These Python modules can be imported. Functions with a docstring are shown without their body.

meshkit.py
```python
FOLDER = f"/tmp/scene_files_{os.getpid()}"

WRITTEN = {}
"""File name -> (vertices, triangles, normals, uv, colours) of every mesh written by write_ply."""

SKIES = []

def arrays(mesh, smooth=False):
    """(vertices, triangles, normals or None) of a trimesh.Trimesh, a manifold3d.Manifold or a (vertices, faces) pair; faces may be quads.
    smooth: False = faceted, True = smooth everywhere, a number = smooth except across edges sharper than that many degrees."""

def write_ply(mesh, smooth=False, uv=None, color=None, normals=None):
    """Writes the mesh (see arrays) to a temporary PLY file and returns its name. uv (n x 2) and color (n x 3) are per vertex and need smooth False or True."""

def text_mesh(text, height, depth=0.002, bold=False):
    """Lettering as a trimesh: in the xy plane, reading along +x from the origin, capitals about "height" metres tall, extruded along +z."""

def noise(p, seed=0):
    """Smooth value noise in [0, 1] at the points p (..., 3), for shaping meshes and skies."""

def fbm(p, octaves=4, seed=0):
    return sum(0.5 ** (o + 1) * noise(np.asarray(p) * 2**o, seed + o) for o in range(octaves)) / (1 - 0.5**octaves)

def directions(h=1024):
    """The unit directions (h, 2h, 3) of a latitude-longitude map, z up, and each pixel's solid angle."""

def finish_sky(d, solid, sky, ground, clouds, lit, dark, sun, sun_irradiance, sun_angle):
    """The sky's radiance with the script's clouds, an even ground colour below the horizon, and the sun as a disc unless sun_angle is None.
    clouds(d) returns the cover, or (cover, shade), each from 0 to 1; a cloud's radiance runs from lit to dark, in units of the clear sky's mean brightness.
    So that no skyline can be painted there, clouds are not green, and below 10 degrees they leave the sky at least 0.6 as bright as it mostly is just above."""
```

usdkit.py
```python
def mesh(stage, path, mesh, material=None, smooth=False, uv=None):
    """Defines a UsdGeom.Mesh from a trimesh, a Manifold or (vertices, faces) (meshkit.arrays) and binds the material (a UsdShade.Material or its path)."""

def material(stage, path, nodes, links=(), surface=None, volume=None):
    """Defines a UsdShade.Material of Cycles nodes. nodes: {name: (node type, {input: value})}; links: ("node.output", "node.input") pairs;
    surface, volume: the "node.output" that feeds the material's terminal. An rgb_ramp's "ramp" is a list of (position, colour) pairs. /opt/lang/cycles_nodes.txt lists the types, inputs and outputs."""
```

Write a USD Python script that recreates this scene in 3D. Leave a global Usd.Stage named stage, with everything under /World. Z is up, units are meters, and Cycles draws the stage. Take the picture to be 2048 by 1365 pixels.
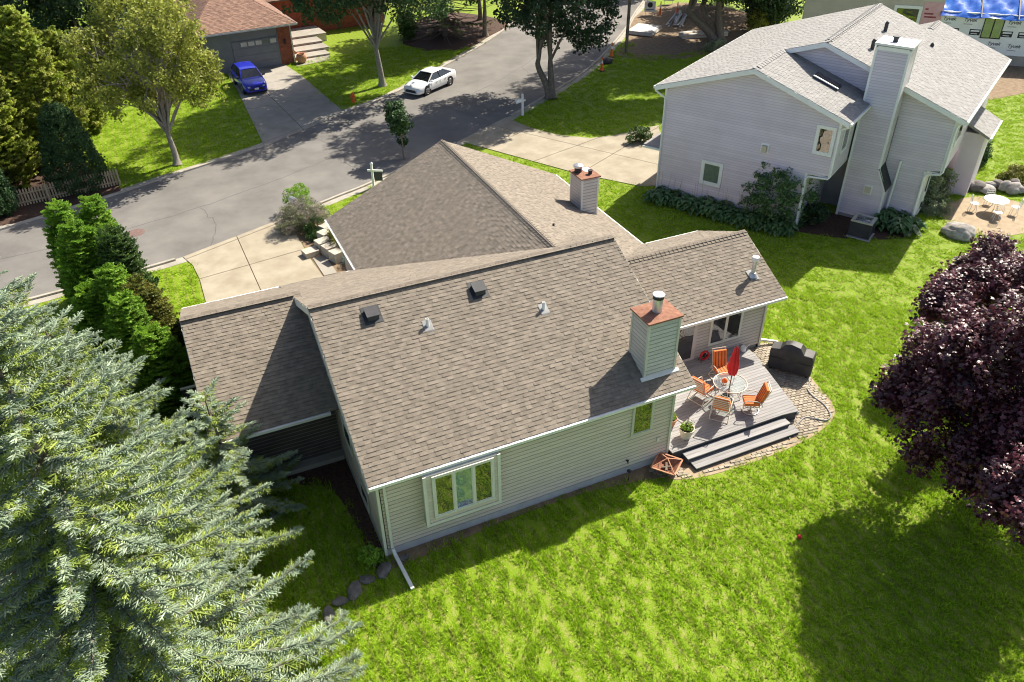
import math
import numpy as np
import trimesh
import shapely
from shapely.geometry import Polygon, LineString, Point
from shapely.ops import split as shp_split, unary_union
import usdkit, meshkit
from pxr import Usd, UsdGeom, UsdLux, UsdShade, Gf, Sdf, Vt

stage = Usd.Stage.CreateInMemory()
UsdGeom.SetStageUpAxis(stage, UsdGeom.Tokens.z)
UsdGeom.SetStageMetersPerUnit(stage, 1.0)
world = UsdGeom.Xform.Define(stage, '/World')
stage.SetDefaultPrim(world.GetPrim())
UsdGeom.Scope.Define(stage, '/World/Looks')
PI = math.pi

# ---------------------------------------------------------------- camera, sky, sun
CAM_POS = np.array([-9.86, -16.61, 19.64])
PITCH, ROLL, YAW = math.radians(34.99), math.radians(-0.767), math.radians(-24.04)
fw = np.array([0, math.cos(PITCH), -math.sin(PITCH)])
rt = np.array([1.0, 0, 0])
up = np.cross(rt, fw)
rt, up = math.cos(ROLL) * rt + math.sin(ROLL) * up, -math.sin(ROLL) * rt + math.cos(ROLL) * up
RZ = np.array([[math.cos(YAW), -math.sin(YAW), 0], [math.sin(YAW), math.cos(YAW), 0], [0, 0, 1]])
rt, up, fw = RZ @ rt, RZ @ up, RZ @ fw
cam = UsdGeom.Camera.Define(stage, '/World/camera')
cam.CreateHorizontalApertureAttr(36.0)
cam.CreateVerticalApertureAttr(36.0 * 682 / 1024)
cam.CreateFocalLengthAttr(36.0 * 1602.8 / 2048)
cam.CreateExposureAttr(0.95)
m = np.eye(4)
m[0, :3], m[1, :3], m[2, :3], m[3, :3] = rt, up, -fw, CAM_POS
cam.AddTransformOp().Set(Gf.Matrix4d(*m.ravel().tolist()))

SUN_AZ, SUN_EL = math.radians(66.0), math.radians(45.0)
sd = np.array([math.sin(SUN_AZ) * math.cos(SUN_EL), math.cos(SUN_AZ) * math.cos(SUN_EL), math.sin(SUN_EL)])
sun = UsdLux.DistantLight.Define(stage, '/World/sun')
sun.CreateIntensityAttr(1.25)
sun.CreateNormalizeAttr(True)
sun.CreateAngleAttr(0.53)
sun.CreateColorAttr(Gf.Vec3f(1.0, 0.93, 0.80))
sx = np.cross([0, 0, 1], sd); sx /= np.linalg.norm(sx)
sy = np.cross(sd, sx)
m = np.eye(4); m[0, :3], m[1, :3], m[2, :3] = sx, sy, sd
sun.AddTransformOp().Set(Gf.Matrix4d(*m.ravel().tolist()))

sky = UsdLux.DomeLight.Define(stage, '/World/sky')
sky.CreateIntensityAttr(1.0)
skym = usdkit.material(stage, '/World/Looks/sky_material', {
    's': ('sky_texture', {'sky_type': 'single_scattering', 'sun_disc': False, 'sun_elevation': SUN_EL, 'sun_rotation': SUN_AZ,
                          'altitude': 200.0, 'air_density': 0.75, 'aerosol_density': 2.5, 'ozone_density': 0.4}),
    'b': ('background_shader', {'strength': 0.09})}, [('s.color', 'b.color')], surface='b.background')
UsdShade.MaterialBindingAPI.Apply(sky.GetPrim()).Bind(skym)
sky.GetPrim().SetCustomDataByKey('kind', 'structure')

# ---------------------------------------------------------------- helpers
MATS = {}


def mat(name, c1, c2=None, scale=2.0, detail=4.0, rough=0.75, isl=0.0, objr=0.0, bump=0.0, bs=60.0, metal=0.0, spec=0.4, trans=0.0, lo=0.35, hi=0.65, coat=0.0, stretch=None):
    """Principled material; colour runs from c1 to c2 along noise in world space; isl, objr vary the brightness per mesh island, per object."""
    if name in MATS:
        return MATS[name]
    c2 = c2 or tuple(x * 1.12 for x in c1)
    n = {'g': ('geometry', {}), 'n': ('noise_texture', {'scale': scale, 'detail': detail, 'roughness': 0.6}),
         'r': ('rgb_ramp', {'ramp': [(lo, c1), (hi, c2)]}),
         'p': ('principled_bsdf', {'roughness': rough, 'metallic': metal, 'specular_ior_level': spec, 'coat_weight': coat, 'coat_roughness': 0.08})}
    L = [('n.fac', 'r.fac')]
    if stretch:
        n['mp'] = ('mapping', {'scale': stretch})
        L += [('g.position', 'mp.vector'), ('mp.vector', 'n.vector')]
    else:
        L += [('g.position', 'n.vector')]
    col = 'r.color'
    for key, amt, src in (('i', isl, 'at.fac'), ('o', objr, 'oi.random')):
        if amt:
            if key == 'o':
                n['oi'] = ('object_info', {})
                n[key + 'r'] = ('math', {'math_type': 'multiply_add', 'value2': 2 * amt, 'value3': 1 - amt})
            else:
                n['at'] = ('attribute', {'attribute': 'tone'})
                n[key + 'r'] = ('math', {'math_type': 'multiply_add', 'value2': amt, 'value3': 1.0})
            n[key + 'm'] = ('mix_color', {'blend_type': 'multiply', 'fac': 1.0, 'use_clamp': False})
            L += [(src, key + 'r.value1'), (col, key + 'm.a'), (key + 'r.value', key + 'm.b')]
            col = key + 'm.result'
    L.append((col, 'p.base_color'))
    if bump:
        n['bn'] = ('noise_texture', {'scale': bs, 'detail': 3.0})
        n['bu'] = ('bump', {'strength': bump, 'distance': 0.02})
        L += [('g.position', 'bn.vector'), ('bn.fac', 'bu.height'), ('bu.normal', 'p.normal')]
    surf = 'p.BSDF'
    if trans:
        n['t'] = ('translucent_bsdf', {})
        n['x'] = ('mix_closure', {'fac': trans})
        L += [(col, 't.color'), ('p.BSDF', 'x.closure1'), ('t.BSDF', 'x.closure2')]
        surf = 'x.closure'
    MATS[name] = usdkit.material(stage, '/World/Looks/' + name, n, L, surface=surf)
    return MATS[name]


def pane_mat(name, base=.05, top=.6, tint=(1, 1, 1)):
    """Window glass: see-through, with a mirror part that grows towards grazing view."""
    MATS[name] = usdkit.material(stage, '/World/Looks/' + name, {
        'f': ('layer_weight', {'blend': .5}), 'pw': ('math', {'math_type': 'power', 'value2': 3.0}), 'ma': ('math', {'math_type': 'multiply_add', 'value2': top, 'value3': base}),
        't': ('transparent_bsdf', {'color': tint}), 'g': ('glossy_bsdf', {'color': (1, 1, 1), 'roughness': 0.02}),
        'po': ('geometry', {}), 'wn': ('noise_texture', {'scale': 1.6, 'detail': 1.0}), 'wb': ('bump', {'strength': .35, 'distance': .05}),
        'x': ('mix_closure', {})}, [('po.position', 'wn.vector'), ('wn.fac', 'wb.height'), ('wb.normal', 'g.normal'), ('f.facing', 'pw.value1'), ('pw.value', 'ma.value1'), ('ma.value', 'x.fac'), ('t.BSDF', 'x.closure1'), ('g.BSDF', 'x.closure2')], surface='x.closure')
    return MATS[name]


def tone_of(path, values):
    """One brightness offset per vertex, read by the materials."""
    p = UsdGeom.PrimvarsAPI(stage.GetPrimAtPath(path)).CreatePrimvar('tone', Sdf.ValueTypeNames.FloatArray, 'vertex')
    p.Set(Vt.FloatArray.FromNumpy(np.asarray(values, np.float32)))


COUNT = {}


def numbered(parent, name):
    k = (str(parent), name)
    n = COUNT.get(k, 0)
    COUNT[k] = n + 1
    return f'{parent}/{name}' + (f'_{n:03d}' if n else '')


def tag(prim, label=None, cat=None, group=None, kind=None):
    p = prim.GetPrim() if hasattr(prim, 'GetPrim') else prim
    for k, v in (('label', label), ('category', cat), ('group', group), ('kind', kind)):
        if v:
            p.SetCustomDataByKey(k, v)
    return str(p.GetPath())


def thing(name, label, cat, loc=(0, 0, 0), rz=0.0, group=None, kind=None):
    path = numbered('/World', name)
    x = UsdGeom.Xform.Define(stage, path)
    x.AddTranslateOp().Set(Gf.Vec3d(*map(float, loc)))
    if rz:
        x.AddRotateZOp().Set(math.degrees(rz))
    return tag(x, label, cat, group, kind)


def part(parent, name, mesh, m, smooth=False, label=None, kind=None):
    path = numbered(parent, name)
    if isinstance(mesh, MB):
        mesh = mesh.mesh()
    p = usdkit.mesh(stage, path, mesh, m if not isinstance(m, str) else MATS[m], smooth=smooth)
    if label or kind:
        tag(p, label, None, None, kind)
    return path


def copy_of(src, loc, rz=0.0, label=None, group=None, scale=None):
    p0 = stage.GetPrimAtPath(src)
    was = p0.GetCustomData()
    base = src.rsplit('/', 1)[1]
    while base[-4:-3] == '_' and base[-3:].isdigit():
        base = base[:-4]
    path = numbered('/World', base)
    x = UsdGeom.Xform.Define(stage, path)
    x.GetPrim().GetReferences().AddInternalReference(src)
    x.ClearXformOpOrder()
    x.AddTranslateOp().Set(Gf.Vec3d(*map(float, loc)))
    xf = x.GetPrim().GetAttribute('xformOp:rotateZ')
    op = x.AddRotateZOp()
    op.Set(math.degrees(rz))
    if scale:
        x.AddScaleOp().Set(Gf.Vec3f(*scale))
    x.GetPrim().SetInstanceable(True)
    tag(x, label or was.get('label'), was.get('category'), group or was.get('group'))
    return path


def rot_z(a):
    c, s = math.cos(a), math.sin(a)
    return np.array([[c, -s, 0], [s, c, 0], [0, 0, 1.0]])


def rot_x(a):
    c, s = math.cos(a), math.sin(a)
    return np.array([[1.0, 0, 0], [0, c, -s], [0, s, c]])


def rot_y(a):
    c, s = math.cos(a), math.sin(a)
    return np.array([[c, 0, s], [0, 1.0, 0], [-s, 0, c]])


BOXF = np.array([[0, 2, 1], [0, 3, 2], [4, 5, 6], [4, 6, 7], [0, 1, 5], [0, 5, 4], [1, 2, 6], [1, 6, 5], [2, 3, 7], [2, 7, 6], [3, 0, 4], [3, 4, 7]])


class MB:
    """Collects simple shapes into one mesh."""
    def __init__(s):
        s.v, s.f, s.n = [], [], 0

    def add(s, v, f):
        v = np.asarray(v, float)
        s.v.append(v); s.f.append(np.asarray(f, int) + s.n); s.n += len(v)
        return s

    def hexa(s, p8):
        return s.add(p8, BOXF)

    def box(s, lo, hi):
        x0, y0, z0 = lo; x1, y1, z1 = hi
        return s.hexa([(x0, y0, z0), (x1, y0, z0), (x1, y1, z0), (x0, y1, z0), (x0, y0, z1), (x1, y0, z1), (x1, y1, z1), (x0, y1, z1)])

    def obox(s, c, size, R=np.eye(3)):
        h = np.array(size) / 2
        p = np.array([(-1, -1, -1), (1, -1, -1), (1, 1, -1), (-1, 1, -1), (-1, -1, 1), (1, -1, 1), (1, 1, 1), (-1, 1, 1)]) * h
        return s.hexa(p @ np.asarray(R).T + np.asarray(c))

    def bar(s, a, b, w, h, upv=(0, 0, 1)):
        a, b = np.array(a, float), np.array(b, float)
        d = b - a; L = np.linalg.norm(d); d /= L
        u = np.cross(upv, d)
        if np.linalg.norm(u) < 1e-6:
            u = np.array([1.0, 0, 0])
        u /= np.linalg.norm(u); k = np.cross(d, u)
        return s.obox((a + b) / 2, (L, w, h), np.stack([d, u, k], 1))

    def tube(s, pts, r, n=8, cap=True):
        p = np.asarray(pts, float)
        r = np.broadcast_to(np.asarray(r, float), (len(p),))
        t = np.gradient(p, axis=0); t /= np.linalg.norm(t, axis=1, keepdims=True) + 1e-12
        ref = np.array([0, 0, 1.0]) if abs(t[0, 2]) < 0.9 else np.array([1.0, 0, 0])
        a = np.cross(t[0], ref); a /= np.linalg.norm(a)
        vs = []
        for i in range(len(p)):
            a = a - t[i] * (a @ t[i]); a /= np.linalg.norm(a) + 1e-12
            b = np.cross(t[i], a)
            ang = np.arange(n) * 2 * PI / n
            vs.append(p[i] + r[i] * (np.cos(ang)[:, None] * a + np.sin(ang)[:, None] * b))
        v = np.vstack(vs)
        f = []
        for i in range(len(p) - 1):
            for j in range(n):
                k = (j + 1) % n
                f += [(i * n + j, i * n + k, (i + 1) * n + k), (i * n + j, (i + 1) * n + k, (i + 1) * n + j)]
        if cap:
            v = np.vstack([v, p[0], p[-1]])
            e = (len(p) - 1) * n
            for j in range(n):
                k = (j + 1) % n
                f += [(len(v) - 2, k, j), (len(v) - 1, e + j, e + k)]
        return s.add(v, f)

    def lathe(s, prof, c=(0, 0, 0), n=20, cap=True):
        """prof: (radius, z) pairs from bottom to top."""
        ang = np.arange(n) * 2 * PI / n
        v = np.vstack([np.stack([r * np.cos(ang), r * np.sin(ang), np.full(n, z)], 1) for r, z in prof]) + np.asarray(c)
        f = []
        for i in range(len(prof) - 1):
            for j in range(n):
                k = (j + 1) % n
                f += [(i * n + j, i * n + k, (i + 1) * n + k), (i * n + j, (i + 1) * n + k, (i + 1) * n + j)]
        if cap:
            e = (len(prof) - 1) * n
            v = np.vstack([v, np.array([0, 0, prof[0][1]]) + c, np.array([0, 0, prof[-1][1]]) + c])
            for j in range(n):
                k = (j + 1) % n
                f += [(len(v) - 2, k, j), (len(v) - 1, e + j, e + k)]
        return s.add(v, f)

    def tri(s, mesh):
        return s.add(np.array(mesh.vertices), np.array(mesh.faces))

    def loft(s, rings, cap=True):
        """rings: equal-length closed rings of points."""
        n = len(rings[0]); v = np.vstack(rings); f = []
        for i in range(len(rings) - 1):
            for j in range(n):
                k = (j + 1) % n
                f += [(i * n + j, i * n + k, (i + 1) * n + k), (i * n + j, (i + 1) * n + k, (i + 1) * n + j)]
        if cap:
            v = np.vstack([v, np.mean(rings[0], 0), np.mean(rings[-1], 0)]); e = (len(rings) - 1) * n
            for j in range(n):
                k = (j + 1) % n
                f += [(len(v) - 2, k, j), (len(v) - 1, e + j, e + k)]
        return s.add(v, f)

    def xf(s, R=np.eye(3), t=(0, 0, 0)):
        s.v = [v @ np.asarray(R).T + np.asarray(t) for v in s.v]
        return s

    def mesh(s):
        t = trimesh.Trimesh(np.vstack(s.v), np.vstack(s.f), process=False)
        return t


def arc(c, r, a0, a1, n=12, plane='xy'):
    a = np.linspace(a0, a1, n)
    z = np.zeros(n)
    p = {'xy': (np.cos(a), np.sin(a), z), 'xz': (np.cos(a), z, np.sin(a)), 'yz': (z, np.cos(a), np.sin(a))}[plane]
    return np.stack(p, 1) * r + np.asarray(c)


def slab(poly, z0, z1):
    """Flat-topped solid over a plan polygon."""
    poly = poly if hasattr(poly, 'exterior') else Polygon(poly)
    if not poly.is_valid:
        poly = poly.buffer(0)
    mb = MB()
    for g in getattr(poly, 'geoms', [poly]):
        if g.area > 1e-4:
            t = trimesh.creation.extrude_polygon(g, z1 - z0, engine='earcut'); t.apply_translation([0, 0, z0]); mb.tri(t)
    return mb


def strip(line, w, z0, z1, side=1):
    """A solid of width w along one side of a plan line."""
    ls = LineString(line)
    return slab(ls.buffer(side * w, single_sided=True, join_style=2), z0, z1)


def smooth_line(pts, n=6):
    p = np.array(pts, float); P = np.vstack([2 * p[0] - p[1], p, 2 * p[-1] - p[-2]]); out = []
    for i in range(1, len(P) - 2):
        for t in np.linspace(0, 1, n, endpoint=False):
            a, b, c, d = P[i - 1], P[i], P[i + 1], P[i + 2]
            out.append(0.5 * ((2 * b) + (c - a) * t + (2 * a - 5 * b + 4 * c - d) * t * t + (3 * b - a - 3 * c + d) * t ** 3))
    out.append(p[-1])
    return np.array(out)


# ---------------------------------------------------------------- materials
mat('roof_deck', (.10, .085, .07), (.13, .11, .09))
mat('shingle_brown', (.180, .151, .118), (.245, .208, .166), scale=5, isl=.13, rough=.9, bump=.35, bs=220)
for i, k in enumerate((.89, .96, 1.04, 1.1)):
    mat(f'shingle_brown_{"abcd"[i]}', (.180 * k, .151 * k, .118 * k), (.245 * k, .208 * k, .166 * k), scale=5, rough=.9, bump=.35, bs=220)
mat('shingle_cap', (.195, .163, .127), (.26, .22, .175), scale=6, isl=.1, rough=.9, bump=.35, bs=220)
mat('shingle_grey', (.235, .228, .22), (.305, .296, .286), scale=5, isl=.09, rough=.9, bump=.3, bs=200)
mat('shingle_red', (.20, .115, .082), (.28, .17, .125), scale=4, isl=.2, rough=.9, bump=.3, bs=200)
mat('siding_sage', (.60, .505, .435), (.635, .54, .465), scale=1.2, objr=.06, rough=.6, stretch=(1, 1, 4))
mat('siding_blue', (.46, .45, .415), (.54, .53, .49), scale=2.0, objr=.05, rough=.6, stretch=(1, 1, 4))
mat('siding_warm', (.50, .45, .405), (.58, .525, .475), scale=1.5, objr=.05, rough=.6)
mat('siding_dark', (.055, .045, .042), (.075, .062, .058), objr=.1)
mat('siding_grey', (.62, .545, .605), (.68, .605, .665), scale=.8, objr=.05, rough=.55)
mat('siding_tan', (.46, .41, .33), (.52, .46, .38), scale=.8, objr=.04)
mat('wall_plain', (.20, .19, .16), (.24, .23, .19))
mat('wall_grey_back', (.24, .23, .235), (.28, .27, .27))
mat('trim_white', (.74, .74, .72), (.80, .80, .78), rough=.45)
mat('trim_cream', (.60, .585, .50), (.66, .64, .56), rough=.5)
mat('trim_sage', (.50, .49, .40), (.56, .55, .45), rough=.5)
mat('foundation', (.36, .35, .35), (.42, .41, .40), scale=3, bump=.3)
mat('window_dark', (.012, .013, .012), (.03, .03, .03), rough=.8, scale=1.2)
mat('window_blind', (.42, .44, .44), (.52, .54, .54))
mat('curtain_green', (.13, .18, .16), (.17, .22, .20), scale=1.5)
pane_mat('glass_pane', .09, .6)
pane_mat('table_glass', .06, .5, (.90, .95, .93))
mat('rust', (.20, .085, .05), (.31, .145, .09), scale=6, detail=6, rough=.85, bump=.3)
mat('rust_light', (.40, .17, .09), (.52, .27, .16), scale=7, detail=6, rough=.8)
mat('galvanised', (.50, .51, .51), (.62, .63, .62), scale=5, rough=.35, metal=.7)
mat('white_metal', (.70, .70, .68), (.78, .78, .76), rough=.4)
mat('black_metal', (.018, .018, .02), (.03, .03, .032), rough=.5)
mat('vent_black', (.03, .031, .035), (.05, .05, .055), rough=.6)
mat('asphalt', (.14, .131, .121), (.20, .188, .173), scale=.45, detail=12, rough=.92, bump=.4, bs=90)
mat('concrete', (.285, .242, .175), (.37, .325, .245), scale=.9, detail=7, rough=.9, bump=.25, bs=70)
mat('concrete_old', (.28, .255, .215), (.36, .33, .285), scale=.8, detail=7, rough=.9, bump=.25, bs=70)
mat('kerb_concrete', (.30, .275, .23), (.41, .375, .32), scale=1.5, detail=6, rough=.9, bump=.2)
mat('mulch', (.040, .022, .015), (.10, .055, .036), scale=9, detail=6, rough=.95, bump=.9, bs=30)
mat('bare_soil', (.17, .115, .07), (.27, .195, .12), scale=3, detail=7, rough=.95, bump=.6, bs=40)
mat('sand_soil', (.30, .225, .145), (.38, .30, .205), scale=2.5, detail=7, rough=.95, bump=.4, bs=50)
mat('deck_grey', (.225, .215, .21), (.30, .29, .285), scale=3.0, detail=5, objr=.12, rough=.75, stretch=(.5, 6, 6))
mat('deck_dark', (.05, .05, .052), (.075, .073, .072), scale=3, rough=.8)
mat('paver', (.27, .225, .17), (.37, .32, .25), scale=5, objr=.22, isl=.2, rough=.9, bump=.4)
mat('bark', (.12, .095, .07), (.22, .18, .14), scale=8, detail=6, rough=.95, bump=.8, bs=25)
mat('bark_grey', (.20, .175, .15), (.32, .29, .25), scale=8, detail=6, rough=.95, bump=.8, bs=25)
mat('rock', (.22, .20, .185), (.40, .375, .345), scale=3.5, detail=8, rough=.9, bump=.7, bs=14)
mat('rock_dark', (.10, .09, .082), (.21, .19, .175), scale=3.5, detail=8, rough=.9, bump=.7, bs=14)
mat('block_stone', (.42, .37, .30), (.52, .47, .39), scale=5, rough=.9, bump=.4)
mat('fence_wood', (.36, .27, .155), (.47, .37, .24), scale=4, objr=.12, rough=.85)
mat('cushion_orange', (.62, .14, .025), (.70, .185, .04), scale=3, rough=.8)
mat('cushion_stripe', (.16, .045, .012), (.22, .06, .02), rough=.8)
mat('chair_frame', (.52, .46, .37), (.60, .54, .45), rough=.4, metal=.1)
mat('red_canvas', (.45, .010, .018), (.58, .025, .035), scale=4, rough=.7)
mat('grill_cover', (.032, .030, .030), (.05, .047, .046), scale=3, rough=.55, bump=.5, bs=5, spec=.35)
mat('terracotta', (.42, .20, .11), (.52, .28, .17), scale=5, rough=.85)
mat('pot_cream', (.50, .44, .33), (.58, .52, .41), scale=5, rough=.8)
mat('orange_plastic', (.75, .13, .02), (.82, .18, .04), rough=.5)
mat('brick_red', (.24, .062, .030), (.34, .10, .052), scale=4, objr=.2, isl=.2, rough=.9, bump=.4)
mat('mortar', (.34, .31, .28), (.40, .37, .34))
mat('garage_grey', (.155, .16, .18), (.18, .185, .205), objr=.02, rough=.5)
mat('tarp_blue', (.012, .12, .62), (.03, .20, .75), scale=1.5, rough=.3, bump=.6, bs=2.5)
mat('house_wrap', (.70, .71, .72), (.78, .79, .80), scale=2, rough=.45)
mat('foam_pink', (.60, .33, .35), (.66, .39, .41), rough=.8)
mat('ink_dark', (.03, .03, .035), (.04, .04, .045))
mat('ink_red', (.25, .05, .06), (.3, .07, .08))
mat('car_white', (.74, .74, .74), (.78, .78, .78), rough=.3, coat=.8)
mat('car_blue', (.012, .02, .40), (.016, .026, .46), rough=.28, coat=1.0)
mat('car_glass', (.008, .010, .012), (.012, .014, .016), rough=.03, spec=1.0)
mat('tyre', (.014, .014, .014), (.022, .022, .022), rough=.9)
mat('rim', (.30, .29, .28), (.38, .37, .36), rough=.3, metal=.8)
mat('lamp_lens', (.55, .58, .62), (.62, .65, .70), rough=.12, spec=.9)
mat('tail_red', (.35, .01, .01), (.4, .02, .015), rough=.2)
mat('ac_dark', (.03, .03, .04), (.05, .05, .06), rough=.5)
mat('plywood', (.45, .43, .40), (.55, .53, .50), scale=3)
mat('lumber', (.42, .33, .22), (.54, .44, .31), scale=4, objr=.2)
mat('hose', (.20, .20, .20), (.26, .26, .26), rough=.5)
mat('manhole_iron', (.14, .085, .075), (.20, .13, .115), scale=8, rough=.7)
mat('oil_stain', (.085, .08, .075), (.12, .115, .11), scale=6)
# ---------------------------------------------------------------- ground, street, drives, beds
def grass_mat(name, trans, mul=1.0):
    n = {'g': ('geometry', {}),
         'a': ('noise_texture', {'scale': .16, 'detail': 3.0}), 'b': ('noise_texture', {'scale': 1.3, 'detail': 4.0}),
         'c': ('noise_texture', {'scale': 11.0, 'detail': 2.0}),
         'm1': ('math', {'math_type': 'multiply_add', 'value2': .9, 'value3': 0.0}), 'm2': ('math', {'math_type': 'multiply_add', 'value2': .45}),
         'm3': ('math', {'math_type': 'multiply_add', 'value2': .85}),
         'mp': ('mapping', {'scale': (1, .06, 1)}), 'w': ('wave_texture', {'bands_direction': 'x', 'scale': .85, 'distortion': 1.2, 'detail': 2.0, 'detail_scale': 2.0}),
         'm4': ('math', {'math_type': 'multiply_add', 'value2': .22}),
         'r': ('rgb_ramp', {'ramp': [(.62, tuple(x * mul for x in (.088, .152, .008))), (.98, tuple(x * mul for x in (.170, .262, .013))), (1.0, tuple(x * mul for x in (.175, .268, .014)))]}),
         'f': ('noise_texture', {'scale': 6.5, 'detail': 4.0, 'roughness': .65}), 'wm': ('math', {'math_type': 'multiply_add', 'value2': -.13}), 'fr': ('rgb_ramp', {'ramp': [(.42, (0, 0, 0)), (.58, (.55, .55, .55))]}),
         'st': ('mix_color', {'blend_type': 'mix', 'b': (.34, .29, .12)}),
         'p': ('principled_bsdf', {'roughness': .62, 'specular_ior_level': .08})}
    L = [('g.position', x + '.vector') for x in 'abcf'] + [('g.position', 'mp.vector'), ('mp.vector', 'w.vector'),
         ('a.fac', 'm1.value1'), ('b.fac', 'm2.value1'), ('m1.value', 'm2.value3'), ('c.fac', 'm3.value1'), ('m2.value', 'm3.value3'),
         ('w.fac', 'm4.value1'), ('m3.value', 'm4.value3'), ('m4.value', 'r.fac'),
         ('w.fac', 'wm.value1'), ('f.fac', 'wm.value3'), ('wm.value', 'fr.fac'), ('fr.color', 'st.fac'), ('r.color', 'st.a'), ('st.result', 'p.base_color')]
    surf = 'p.BSDF'
    if trans:
        n['at'] = ('attribute', {'attribute': 'tone'}); n['tm'] = ('math', {'math_type': 'multiply_add', 'value2': .30, 'value3': 1.0})
        n['tx'] = ('mix_color', {'blend_type': 'multiply', 'fac': 1.0, 'use_clamp': False})
        L += [('at.fac', 'tm.value1'), ('st.result', 'tx.a'), ('tm.value', 'tx.b')]
        L.remove(('st.result', 'p.base_color')); L.append(('tx.result', 'p.base_color'))
        n['t'] = ('translucent_bsdf', {}); n['x'] = ('mix_closure', {'fac': trans})
        L += [('tx.result', 't.color'), ('p.BSDF', 'x.closure1'), ('t.BSDF', 'x.closure2')]; surf = 'x.closure'
    else:
        n['bn'] = ('noise_texture', {'scale': 25.0, 'detail': 3.0}); n['bu'] = ('bump', {'strength': .8, 'distance': .04})
        L += [('g.position', 'bn.vector'), ('bn.fac', 'bu.height'), ('bu.normal', 'p.normal')]
    MATS[name] = usdkit.material(stage, '/World/Looks/' + name, n, L, surface=surf)


grass_mat('grass_ground', 0, 1.0)
grass_mat('grass_blade', .42, 1.95)

FAR = [(-40, 27.0), (-22.54, 29.59), (-19.12, 30.32), (-13.39, 32.41), (-11.26, 33.34), (-4.23, 36.3), (-1.16, 38.27), (2.53, 40.39), (6.85, 42.75), (13.8, 48.55), (20.23, 54.25), (28.21, 63.0), (35.64, 73.14), (50, 95)]
NEAR = [(-40, 19.5), (-21.65, 21.3), (-18.63, 21.6), (-12.51, 22.49), (-8.8, 23.41), (-5.7, 24.75), (-1.64, 26.6), (.98, 27.75), (7.98, 31.6), (12.67, 34.33), (17.99, 37.88), (24.06, 42.59), (31.68, 50.43), (37.42, 57.26), (41.12, 61.52), (49.58, 72.39), (64, 92)]
far_s, near_s = smooth_line(FAR, 4), smooth_line(NEAR, 4)
street_poly = Polygon(np.vstack([far_s, near_s[::-1]]))
far_k = Polygon(np.vstack([far_s, np.array(LineString(far_s).parallel_offset(.62, 'left').coords)[::1 if True else -1][::-1]]))
far_k = LineString(far_s).buffer(.62, single_sided=True)
near_k = LineString(near_s).buffer(-.62, single_sided=True)
DRIVE = Polygon([(-10.45, 22.9), (-10.1, 21.77), (-9.95, 20.2), (-9.95, 12.9), (-4.3, 12.9), (-4.45, 17.7), (-4.62, 20.2), (-4.72, 25.2)])
DRIVE_B = Polygon([(-3.74, 55.2), (-3.7, 49.46), (-3.94, 36.3), (2.59, 40.48), (1.64, 51.18), (1.0, 55.2)])
DRIVE_C = Polygon([(7.98, 31.6), (12.67, 34.4), (13.2, 32.06), (14.31, 29.82), (16.06, 28.2), (17.88, 27.96), (21.5, 28.3), (16.3, 19.6), (14.9, 20.2), (12.5, 23.4)])
gu, gv, GL = np.array([.504, -.864]), np.array([.864, .504]), np.array([15.32, 19.1])
GP = lambda s, t: tuple(GL + gu * s + gv * t)
GREY_FOOT = Polygon([GP(0, 0), GP(9.2, 0), GP(9.2, 2.9), GP(11.5, 2.9), GP(11.5, 4), GP(13.1, 4), GP(13.1, 16), GP(0, 13)])
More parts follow.
